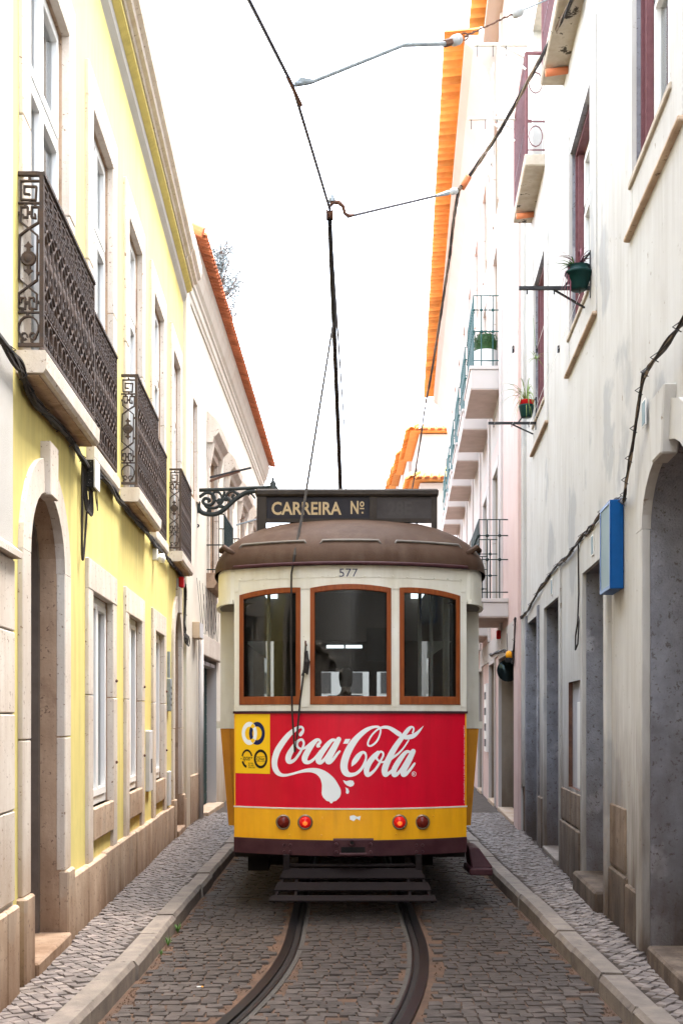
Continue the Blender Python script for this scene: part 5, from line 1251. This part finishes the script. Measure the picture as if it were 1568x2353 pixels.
# ------------------------------------------------------------ cables on the facades
def bundle(name, F, path, label, n=5, spread=.022, r=.009, ties=True):
    t = thing(name, F(*path[0]), label, 'cable'); P = catmull(path, 8)
    for k in range(n):
        ph = random.uniform(0, 6); am = random.uniform(.3, 1)*spread
        pts = [F(p[0], p[1]+.012+am*.4*(1+math.sin(i*.5+ph)), p[2]+am*math.sin(i*.37+ph*2)+.01*math.sin(i*.9+k)) for i, p in enumerate(P)]
        MB().tube(pts, r*random.uniform(.7, 1.3), 5).build('cable_strand', 'cable' if k % 3 else 'cable_tan' if F is FR1 else 'cable', t)
    if ties:
        for i in range(2, len(P), 5):
            p = P[i]; MB().tube([F(p[0], p[1]+.004, p[2]-.03), F(p[0]+.01, p[1]+.05, p[2]), F(p[0], p[1]+.004, p[2]+.03)], .004, 4).build('cable_clip', 'black_metal', t)
    return t
bundle('facade_cable', FL1, [(5.2, .06, 3.62), (6.3, .06, 3.56), (6.75, .02, 3.53), (7.4, .02, 3.52), (8.1, .02, 3.53), (8.7, .02, 3.50), (9.4, .02, 3.54), (10.5, .02, 3.55), (12.1, .02, 3.53), (13.4, .02, 3.55), (14.6, .02, 3.54), (15.6, .02, 3.56), (16.2, .02, 3.50), (16.3, .02, 3.2), (16.2, .02, 2.85), (16.35, .02, 2.75)], 'black cable bundle sagging under the iron balconies of the yellow house', 7, .03, .010)
bundle('facade_cable', FR1, [(6.2, .06, 3.74), (6.9, .09, 3.72), (7.3, .08, 3.70), (7.75, .05, 3.45), (8.0, .05, 3.25), (8.2, .03, 3.15), (8.6, .0, 3.22), (9.2, .01, 3.26), (10.0, .01, 3.22), (10.4, .01, 3.24), (11.4, .01, 3.20), (12.4, .01, 3.22), (13.4, .01, 3.18), (14.6, .01, 3.12), (15.6, .01, 3.03), (16.0, .05, 3.0)], 'braided dark cable bundle fixed along the grey plaster wall above the doorways', 6, .016, .007)
bundle('facade_cable', FR2, [(16.15, .05, 3.0), (16.3, .05, 2.9), (16.4, .05, 2.55), (16.6, .05, 2.42), (17.5, .03, 2.60), (19.0, .02, 2.72), (21.5, .02, 2.80)], 'short cable bundle dropping past the amber beacon on the pink house', 4, .02, .009)
lp = thing('cable_loop', FR1(10.4, .02, 2.6), 'thin black cable hanging with a coiled end beside the grey doorway', 'cable')
MB().tube([FR1(10.62, .03, 3.2), FR1(10.62, .025, 2.75), FR1(10.66, .03, 2.5), FR1(10.72, .04, 2.38), FR1(10.66, .05, 2.25), FR1(10.58, .04, 2.3), FR1(10.58, .03, 2.5), FR1(10.62, .03, 2.55)], .008, 5).build('cable_strand', 'cable', lp)
jb = thing('junction_box', FL1(8.8, .05, 3.35), 'paint splattered black junction box hanging below the first balcony of the yellow house', 'junction box')
MB().fb(FL1, 8.71, 8.885, .012, .088, 3.34, 3.545).build('box', 'splatter_black', jb, bevel=.004)
MB().fb(FL1, 8.70, 8.895, .088, .102, 3.335, 3.55).build('lid', 'white_metal', jb, bevel=.003)
mb = MB()
for k in range(5):
    y0 = 8.72+k*.035; mb.tube(catmull([FL1(y0, .05, 3.34), FL1(y0+.02, .05, 3.22-k*.01), FL1(y0-.05, .04, 3.16), FL1(y0-.12, .03, 3.3), FL1(y0-.16, .03, 3.5)], 5), .007, 5)
mb.tube(catmull([FL1(8.72, .04, 3.25), FL1(8.68, .03, 3.0), FL1(8.6, .03, 2.80), FL1(8.55, .03, 2.84), FL1(8.55, .03, 3.2), FL1(8.56, .03, 3.5)], 6), .009, 5)
for k in range(2): mb.tube(catmull([FL1(8.86, .08, 3.40), FL1(8.98, .07, 3.25-k*.03), FL1(9.05, .05, 3.28), FL1(9.0, .04, 3.42), FL1(8.93, .03, 3.5)], 6), .004, 4)
mb.build('lead', 'cable', jb)
def siren(F, Y, z, label):
    t = thing('alarm_siren', F(Y, .05, z), label, 'siren', 'alarm sirens')
    MB().fb(F, Y-.05, Y+.05, .0, .03, z-.1, z+.1).build('mount', 'tin_panel', t)
    MB().fb(F, Y-.06, Y+.06, .03, .10, z-.02, z+.12).build('lamp', 'red_plastic', t, bevel=.012)
siren(FL1, 15.55, 3.38, 'red alarm lamp under the cable beside the second arched door of the yellow house')
siren(FR2, 19.2, 2.95, 'red alarm lamp under the lowest balcony of the pink house')
cl_ = thing('coiled_cable', FL1(16.2, .05, 2.85), 'loose coil of black cable at the far corner of the yellow house', 'cable')
mb = MB()
for k in range(3): mb.tube([FL1(16.25+.16*math.cos(R(t)), .05+.02*k, 2.74+.07*math.sin(R(t))-.02*k) for t in range(0, 360, 24)], .008, 5, closed=True)
mb.build('cable_strand', 'cable', cl_)
fl = thing('flood_light', FL1(13.1, .05, 3.3), 'small white round lamp under the cable between the balconies of the yellow house', 'lamp')
MB().fb(FL1, 12.95, 13.05, .0, .05, 3.38, 3.5).build('bracket', 'white_metal', fl)
MB().lathe([(.02, 0), (.05, .02), (.055, .07), (.0, .09)], FL1(13.0, .05, 3.40), 12, 'x').build('lamp_head', 'white_metal', fl, smooth=True)
ic = thing('intercom', FL1(14.42, .05, 1.9), 'shiny steel entry phone strip on the yellow wall beside the second arched door', 'intercom')
MB().fb(FL1, 14.36, 14.54, .0, .045, 1.72, 2.12).build('panel', 'galvanised', ic, bevel=.008)
MB().fb(FL1, 14.4, 14.5, .0, .03, 2.13, 2.45).build('conduit', 'galvanised', ic)
for i in range(4): MB().fb(FL1, 14.43, 14.47, .045, .052, 1.78+i*.07, 1.81+i*.07).build('button', 'black_plastic', ic)
mbx = thing('meter_box', FL2(17.5, .1, 2.2), 'small ochre meter box on the cream wall beside the drain pipe', 'meter box')
MB().fb(FL2, 17.35, 17.75, .0, .11, 2.82, 3.06).build('box', 'ochre_box', mbx, bevel=.006)
MB().fb(FL2, 17.36, 17.74, .11, .118, 2.83, 3.05).build('lid', 'tin_panel', mbx)
wl_ = thing('loose_wires', FL2(18.5, .03, 3.5), 'thin loose wires hanging on the cream wall below its first balcony', 'wires')
mb = MB()
for k in range(7):
    y0 = 17.7+k*.35; mb.tube(catmull([FL2(y0, .02, 3.75), FL2(y0+.2, .04, 3.4-random.random()*.3), FL2(y0+.5, .04, 3.2-random.random()*.4), FL2(y0+.9, .02, 3.6)], 5), .004, 4)
mb.build('wire', 'cable', wl_)

# ------------------------------------------------------------ street lamp bracket on the cream house
lb = thing('lamp_bracket', FL2(17.95, 0, 5.2), 'ornate dark scrolled iron lamp bracket standing out from the cream house above the tram', 'lamp bracket')
def LB_(x, y): return (unproj(x, y, 17.95)[0], 17.95, unproj(x, y, 17.95)[2])
def lbx(px, py): return LB_(430.1+.13715*px, 1028.2+.13715*py)      # crop pixels
def scroll(pts, r, nm='scroll'): MB().tube(catmull([lbx(*p) for p in pts], 5), r, 6).build(nm, 'lamp_iron', lb, smooth=True)
MB().tube([lbx(118, 715), lbx(600, 700), lbx(1100, 672), lbx(1420, 660)], .028, 8).build('arm', 'lamp_iron', lb, smooth=True)
MB().lathe([(.06, -.10), (.065, 0), (.045, .03), (.05, .06), (.02, .10), (.025, .13), (0, .16)], lbx(1435, 660), 10).build('finial', 'lamp_iron', lb, smooth=True)
MB().tube([lbx(1470, 650), lbx(1500, 660), lbx(1520, 690)], .01, 5).build('hook', 'lamp_iron', lb)
MB().tube([lbx(118, 560), lbx(118, 1390)], .02, 6).build('wall_bar', 'lamp_iron', lb)
pp = [lbx(*p) for p in ((122, 795), (190, 795), (165, 900), (180, 1000), (190, 1095), (122, 1095))]
mb = MB(); n = len(pp); mb.add([(x, y-.03, z) for x, y, z in pp]+[(x, y+.03, z) for x, y, z in pp], [tuple(range(n)), tuple(range(2*n-1, n-1, -1))]+[(i, n+i, n+(i+1) % n, (i+1) % n) for i in range(n)]); mb.build('wall_plate', 'lamp_iron', lb)
scroll([(118, 560), (135, 540), (165, 545), (165, 590), (140, 600), (150, 625)], .012)
scroll([(118, 1280), (170, 1285), (195, 1310), (150, 1350), (148, 1390)], .012)
scroll([(200, 830), (320, 755), (400, 770), (455, 830), (440, 920), (380, 960), (300, 950), (265, 900), (300, 850), (360, 860), (370, 895), (340, 900)], .026)
scroll([(190, 900), (185, 1000), (240, 1080), (350, 1115), (480, 1110), (600, 1050), (720, 940), (850, 830), (1000, 750), (1140, 725)], .036)
scroll([(300, 960), (340, 1000), (450, 1010), (540, 970), (600, 880), (660, 840), (710, 880), (730, 930)], .024)
scroll([(420, 780), (470, 740), (540, 760), (580, 830), (560, 880), (500, 890), (430, 850), (420, 800)], .018)
scroll([(640, 820), (690, 755), (770, 735), (840, 780), (840, 830), (790, 855), (755, 820), (790, 785)], .022)
scroll([(840, 760), (890, 790), (940, 770)], .018); scroll([(1020, 800), (1050, 770), (1090, 790), (1120, 830), (1140, 850)], .014)
scroll([(340, 1100), (360, 1040), (385, 1060), (365, 1085)], .02); scroll([(590, 870), (620, 760), (625, 735)], .02); scroll([(540, 980), (600, 990), (610, 975)], .028)
scroll([(520, 860), (545, 900), (500, 930)], .03); scroll([(700, 840), (660, 880), (610, 850)], .02)
fp_ = thing('awning_pole', FL2(19.0, .0, 5.6), 'two dark metal poles slanting up from the cream house above the lamp bracket', 'pole')
def AP(px, py, Y=19.2): return unproj(430.1+.13715*px, 1028.2+.13715*py, Y)
MB().tube([AP(300, 517), AP(1070, 338)], .022, 4).build('pole', 'black_metal', fp_); MB().tube([AP(335, 575), AP(600, 480), AP(880, 395)], .022, 4).build('pole', 'rust', fp_)
fq = thing('awning_pole', FL2(24, .0, 4.4), 'thin rusty pole slanting up beside the tram route board at left', 'pole')
MB().tube([AP(780, 1305, 24), AP(1180, 1195, 24)], .02, 5).build('pole', 'galvanised', fq)
MB().tube([AP(890, 1195, 24), AP(915, 1245, 24)], .008, 4).build('tie', 'rust', fq)

# ------------------------------------------------------------ signs and fittings on the right
bs_ = thing('sign_box', FR1(8.68, .05, 2.56), 'blue light box sign with a blank pale face beside the arched doorway', 'sign')
MB().fb(FR1, 8.45, 8.90, .006, .098, 2.56, 3.2).build('case', 'blue_paint', bs_, bevel=.004)
MB().fb(FR1, 8.475, 8.875, .098, .101, 2.585, 3.175).build('face', 'sign_face', bs_)
mb = MB(); mb.fb(FR1, 8.45, 8.475, .0975, .106, 2.561, 3.199); mb.fb(FR1, 8.875, 8.9, .0975, .106, 2.561, 3.199); mb.fb(FR1, 8.4752, 8.8748, .0975, .106, 2.561, 2.585); mb.fb(FR1, 8.4752, 8.8748, .0975, .106, 3.175, 3.199); mb.build('face_frame', 'blue_paint', bs_)
for Y0, z0, lab in ((9.83, 2.99, 'small white enamel plate above the grey doorway next to the blue sign'), (12.75, 2.97, 'small white enamel plate above the doorway farther from the blue sign'), (7.62, 3.52, 'small white enamel plate beside the keystone of the arched doorway at right')):
    t = thing('number_plate', FR1(Y0, .02, z0), lab, 'plate', 'house number plates')
    MB().fb(FR1, Y0-.06, Y0+.06, .018, .024, z0, z0+.17).build('plate', 'white_metal', t)
    MB().fb(FR1, Y0-.052, Y0+.052, .024, .0255, z0+.01, z0+.16).build('plate_border', 'sign_face', t)
bc = thing('beacon', FR2(16.75, .1, 2.5), 'amber flashing beacon with whip aerial above the pink house garage entrance', 'beacon')
MB().lathe([(.05, 0), (.055, .03), (.055, .06)], FR2(16.85, .10, 2.44), 12).build('base', 'black_plastic', bc)
MB().lathe([(.045, .06), (.05, .1), (.04, .14), (.02, .16)], FR2(16.85, .10, 2.44), 12).build('lens', 'amber_plastic', bc, smooth=True)
MB().tube([FR2(16.85, .12, 2.58), FR2(16.85, .13, 2.85)], .005, 4).build('aerial', 'black_metal', bc)
MB().fb(FR2, 16.82, 16.88, .0, .06, 2.42, 2.46).build('bracket', 'black_metal', bc)
mi = thing('traffic_mirror', FR2(19.3, -.2, 2.0), 'round dark convex mirror in the garage entrance of the pink house', 'mirror')
cxm = unproj(1166, 1540, 19.2)
M('mirror_face', (0.03, 0.05, 0.06), rough=0.08, metal=0.6, bump=0)
MB().lathe([(0, -.05), (.08, -.045), (.14, -.03), (.178, -.005)], cxm, 24, 'y', caps=False).build('mirror_face', 'mirror_face', mi, smooth=True)
MB().lathe([(.178, -.01), (.185, 0), (.17, .02), (0, .03)], cxm, 24, 'y', caps=False).build('mirror_back', 'black_plastic', mi)
MB().tube([cxm, (cxm[0]+.1, 19.58, cxm[2])], .02, 6).build('arm', 'black_metal', mi)

# ------------------------------------------------------------ drying racks, flower pots
def rack(Y0, z, lab, mat, length=.62, F=FR1, Yb=None):
    t = thing('drying_rack', F(Y0, 0, z), lab, 'drying rack'); Yb = Yb or Y0+.0
    MB().box((Y0-.014, 0.0, z-.014), (Y0+.014, length, z+.014), F).build('bar', mat, t)
    MB().tube([F(Y0, .02, z+.3), F(Y0, length*.38, z+.01)], .012, 4).build('brace', mat, t)
    MB().box((Y0-.012, .0, z-.08), (Y0+.012, .02, z+.32), F).build('wall_bar', mat, t)
    MB().tube([F(Y0+.3, .02, z-.06), F(Y0+.02, length*.5, z-.012)], .010, 4).build('brace', mat, t)
    for q in (.08, .45, .8): MB().tube([F(Y0, length*(1-q)-.02, z-.014), F(Y0, length*(1-q)-.02, z-.05)], .008, 4).build('hook', mat, t)
    return t
zA = H+(HY-662)*10.0/FPX
rack(10.0, zA, 'dark steel drying rack carrying the dark green pot on the plaster building, upper one', 'black_metal', .62)
YB = 1.506*FPX/(1232-951.6); zB = H+(HY-972)*YB/FPX
rack(YB, zB, 'dark steel drying rack below the trailing spider plant, lower one', 'black_metal', .6)
cl2 = thing('clothes_lines', FR1(12, .3, 5.3), 'three thin slanting clothes lines strung between the two steel racks', 'clothes line')
for q in (.08, .45, .8):
    MB().tube([FR1(10.0, .62*(1-q)-.02, zA-.05), FR1(YB, .6*(1-q)-.02, zB-.04)], .0022, 4).build('line', 'white_metal', cl2)
    p = Vector(FR1(10.0, .62*(1-q)-.02, zA-.05)).lerp(Vector(FR1(YB, .6*(1-q)-.02, zB-.04)), .33)
    MB().box(p-Vector((.01, .02, .03)), p+Vector((.01, .02, .03))).build('clothes_peg', 'black_metal', cl2)
def leafblade(mb, base, tip, w_, sag=.0, n=5):
    b, t = Vector(base), Vector(tip); side = (t-b).cross(Vector((0, 0, 1)));
    side = side.normalized() if side.length > 1e-5 else Vector((1, 0, 0)); V = []
    for i in range(n+1):
        q = i/n; p = b.lerp(t, q)+Vector((0, 0, sag*4*q*(1-q))); ww = w_*(.35+1.3*q*(1-q)*2)*(1-q*.85)
        V += [tuple(p-side*ww), tuple(p+side*ww)]
    mb.add(V, [(2*i, 2*i+1, 2*i+3, 2*i+2) for i in range(n)])
def pot(c, r, h, mat, t, n=18):
    o = MB().lathe([(r*.55, 0), (r*.62, .01), (r*.92, h*.75), (r*1.02, h*.76), (r*1.06, h*.86), (r*1.0, h*.9), (r*.8, h*.9), (r*.78, h*1.15), (r*.86, h*1.18), (r*.7, h*1.18), (r*.66, h)], c, n).build('pot', mat, t, smooth=True); return o
p1 = Vector(unproj(1328, 672, 10.0))
t = thing('flower_pot', tuple(p1), 'dark green plastic pot with dark red trailing plant on the upper steel rack', 'plant pot', 'flower pots on racks')
p1 = p1+Vector((0, .0, .02)); pot(p1, .115, .17, 'pot_green', t)
mb = MB(); 
for k in range(16):
    a = random.uniform(0, 6.28); l = random.uniform(.1, .22); leafblade(mb, p1+Vector((0, 0, .2)), p1+Vector((math.cos(a)*l-.05, math.sin(a)*l*.6, .2+random.uniform(-.05, .2))), .018, .04)
for k in range(4): leafblade(mb, p1+Vector((-.08, -.03, .18)), p1+Vector((-.17+.03*k, -.05, -.12-.02*k)), .016, .1)
mb.build('leaves', 'leaf_purple', t)
mb = MB()
for k in range(14):
    a = random.uniform(1.8, 4.5); l = random.uniform(.12, .26); leafblade(mb, p1+Vector((-.04, 0, .19)), p1+Vector((math.cos(a)*l-.03, math.sin(a)*.1, .17+random.uniform(-.03, .08))), .01, .03)
mb.build('sprigs', 'leaf', t)
p2 = Vector(unproj(1208, 962, YB)); t = thing('flower_pot', tuple(p2), 'dark green pot with red rim and pale spider plant on the lower steel rack', 'plant pot', 'flower pots on racks')
MB().lathe([(.06, 0), (.07, .01), (.095, .13), (.098, .15), (.08, .15)], p2+Vector((0, 0, .015)), 16).build('pot', 'pot_green', t, smooth=True)
MB().lathe([(.09, .15), (.095, .20), (.1, .205), (.08, .2)], p2+Vector((0, 0, .016)), 16).build('inner_pot', 'red_plastic', t, smooth=True)
mb = MB()
for k in range(46):
    a = random.uniform(0, 6.28); l = random.uniform(.18, .42); h_ = random.uniform(-.3, .22); b0 = p2+Vector((0, 0, .21))
    leafblade(mb, b0, b0+Vector((math.cos(a)*l*(1.1 if math.cos(a) < 0 else .35), math.sin(a)*l*.6, h_)), .010, .14, 7)
mb.build('leaves', 'leaf_pale', t)
p3 = Vector(FR1(13.2, .14, 0)); p3.z = H+(HY-825)*13.2/FPX
t = thing('hanging_plant', tuple(p3), 'small plantlet dangling on a string above the spider plant', 'plant')
mb = MB()
for k in range(26):
    a = random.uniform(0, 6.28); l = random.uniform(.06, .16); leafblade(mb, p3, p3+Vector((math.cos(a)*l, math.sin(a)*l, random.uniform(-.1, .1))), .007, .03)
mb.build('leaves', 'leaf_pale', t); MB().tube([p3, p3+Vector((-.02, .1, .5))], .003, 4).build('stem', 'leaf', t)
t = thing('box_plant', FR2(20.3, .25, 7.48), 'clipped round box bush in a white pot on a green railed balcony', 'plant pot')
cb_ = Vector(FR2(19.95, .22, 7.49))
MB().lathe([(.19, 0), (.2, .02), (.2, .36), (.17, .36)], cb_, 20).build('pot', 'pot_white', t, smooth=True)
mb = MB(); rnd = random.Random(5)
for k in range(1400):
    d_ = Vector((rnd.gauss(0, 1), rnd.gauss(0, 1), rnd.gauss(0, 1))).normalized(); rr = .215*rnd.uniform(.82, 1.04); p = cb_+Vector((0, 0, .50))+d_*rr
    if p.z < cb_.z+.34: continue
    u_ = d_.orthogonal().normalized(); v_ = d_.cross(u_); a = rnd.uniform(0, 6.28); u2 = u_*math.cos(a)+v_*math.sin(a)+d_*.5; s2 = .016
    v2 = d_.cross(u2).normalized(); mb.add([p-v2*s2*.6, p+u2*s2, p+v2*s2*.6, p+u2*s2*2], [(0, 1, 3, 2)])
mb.build('foliage', 'leaf_box', t)
MB().lathe([(0, .34), (.18, .36), (.19, .5), (.14, .63), (0, .68)], cb_, 12, caps=False).build('inner_mass', 'leaf_box', t)
for Yw, zw, lab in ((13.62, 9.40, 'white folding drying rack on the near end of the mauve balcony'), (15.1, 9.30, 'white folding drying rack on the far end of the mauve balcony')):
    t = thing('drying_rack', FR1(Yw, .2, zw), lab, 'drying rack')
    MB().fb(FR1, Yw-.02, Yw+.02, .2, .82, zw+.02, zw+.05).build('bar', 'white_metal', t)
    MB().tube([FR1(Yw, .22, zw-.25), FR1(Yw, .55, zw+.02)], .014, 4).build('brace', 'white_metal', t); MB().tube([FR1(Yw+.2, .22, zw), FR1(Yw, .5, zw+.03)], .012, 4).build('brace', 'white_metal', t)
    for q in (.45, .6, .78): MB().tube([FR1(Yw, q, zw+.02), FR1(Yw, q, zw-.1)], .006, 4).build('hook', 'black_metal', t)
t = thing('laundry', FR1(14.5, .55, 8.6), 'pale sheet hanging from the white drying racks', 'laundry')
mb = MB(); V = []
for i in range(9):
    for j in range(7):
        V.append((FR1(13.75+.9*i/8, .58+.02*math.sin(i*1.7+j*.4), 9.30-1.0*j/6-.05*math.sin(i*.8))))
mb.add(V, [(i*7+j, i*7+j+1, i*7+j+8, i*7+j+7) for i in range(8) for j in range(6)]); o = mb.build('sheet', 'white_metal', t, smooth=True)
sd_ = o.modifiers.new('thick', 'SOLIDIFY'); sd_.thickness = .004

# ------------------------------------------------------------ tree behind the eaves, weeds, litter
tr = thing('tree', (-3.7, 36, 0), 'sparse grey-green tree crown showing above the red eaves', 'tree')
rnd = random.Random(11)
tk = [(-3.7, 36, 0), (-3.75, 36.1, 5), (-3.6, 36, 9.5), (-3.65, 36, 13.3), (-3.7, 36, 16.2)]
MB().tube(catmull(tk, 4), [lerp(.24, .03, i/16) for i in range(17)], 8).build('trunk', 'bark', tr, smooth=True)
mb = MB(); lv = MB()
for k in range(46):
    z0 = rnd.uniform(13.0, 16.0); b0 = Vector((-3.66, 36, z0)); a = rnd.uniform(0, 6.28); l = rnd.uniform(.45, .85)*(1.0 if z0 < 15.2 else .6)
    t0 = b0+Vector((math.cos(a)*l, math.sin(a)*l, rnd.uniform(.2, .8))); mid = b0.lerp(t0, .5)+Vector((0, 0, -.06)); mb.tube([b0, mid, t0], [.03, .018, .006], 4)
    for q in range(110):
        p = b0.lerp(t0, rnd.uniform(.25, 1.05))+Vector((rnd.gauss(0, .13), rnd.gauss(0, .13), rnd.gauss(0, .13)))
        d_ = Vector((rnd.gauss(0, 1), rnd.gauss(0, 1), rnd.gauss(0, 1))).normalized(); u_ = d_.orthogonal().normalized(); s2 = rnd.uniform(.03, .06)
        lv.add([p, p+u_*s2*.4+d_*s2, p+d_*s2*2.2, p-u_*s2*.4+d_*s2], [(0, 1, 2, 3)])
mb.build('branches', 'bark', tr); lv.build('crown', 'tree_leaf', tr, recalc=False)
def weed(x, y, s, lab):
    t = thing('weed', (x, y, 0), lab, 'weed', 'weeds along the left kerb')
    mb = MB(); r_ = random.Random(int(x*1000+y*77))
    for k in range(22):
        a = r_.uniform(0, 6.28); l = r_.uniform(.03, .09)*s; leafblade(mb, (x, y, -.01), (x+math.cos(a)*l, y+math.sin(a)*l, r_.uniform(.02, .11)*s), .010*s, .01)
    mb.build('leaves', 'leaf', t)
weed(-1.245, 8.95, .7, 'larger tuft of green weeds at the foot of the left kerb')
weed(-1.245, 8.45, .55, 'middle small tuft of weeds at the foot of the left kerb')
weed(-1.24, 8.1, .35, 'smallest tuft of weeds at the left kerb, nearest the viewer')
rl = random.Random(3)
for i, (px, py, lab) in enumerate(((460, 2272, 'cigarette end lying on the setts left of the rails'),)):
    Yd = H*FPX/(py-HY); X = unproj(px, py, Yd)[0]
    t = thing('cigarette_end', (X, Yd, .012), lab, 'litter')
    MB().tube([(X-.02, Yd, .014), (X+.005, Yd+.004, .014)], .004, 6).build('paper', 'white_metal', t); MB().tube([(X+.005, Yd+.004, .014), (X+.018, Yd+.006, .014)], .0042, 6).build('filter', 'amber_plastic', t)
gr = MB()
for k in range(2600):
    y = rl.uniform(5.9, 12); side = rl.random()
    x = kerbL(y)+.02+abs(rl.gauss(0, .09)) if side < .55 else (kerbR(y)-.02-abs(rl.gauss(0, .05)) if side < .75 else track_c(y)+rl.choice((-.465, .465))+rl.choice((-1, 1))*rl.uniform(.085, .14))
    s2 = rl.uniform(.0025, .008); z0 = -.011
    gr.add([(x-s2, y-s2, z0), (x+s2, y-s2*.7, z0), (x+s2*.6, y+s2, z0), (x-s2*.8, y+s2*.8, z0), (x, y, z0+s2*1.6)], [(0, 1, 4), (1, 2, 4), (2, 3, 4), (3, 0, 4)])
g_ = gr.build('grit', 'road_dirt', None, recalc=False); tag(g_, 'loose brown grit gathered along the kerbs and rails', 'grit', kind='stuff')
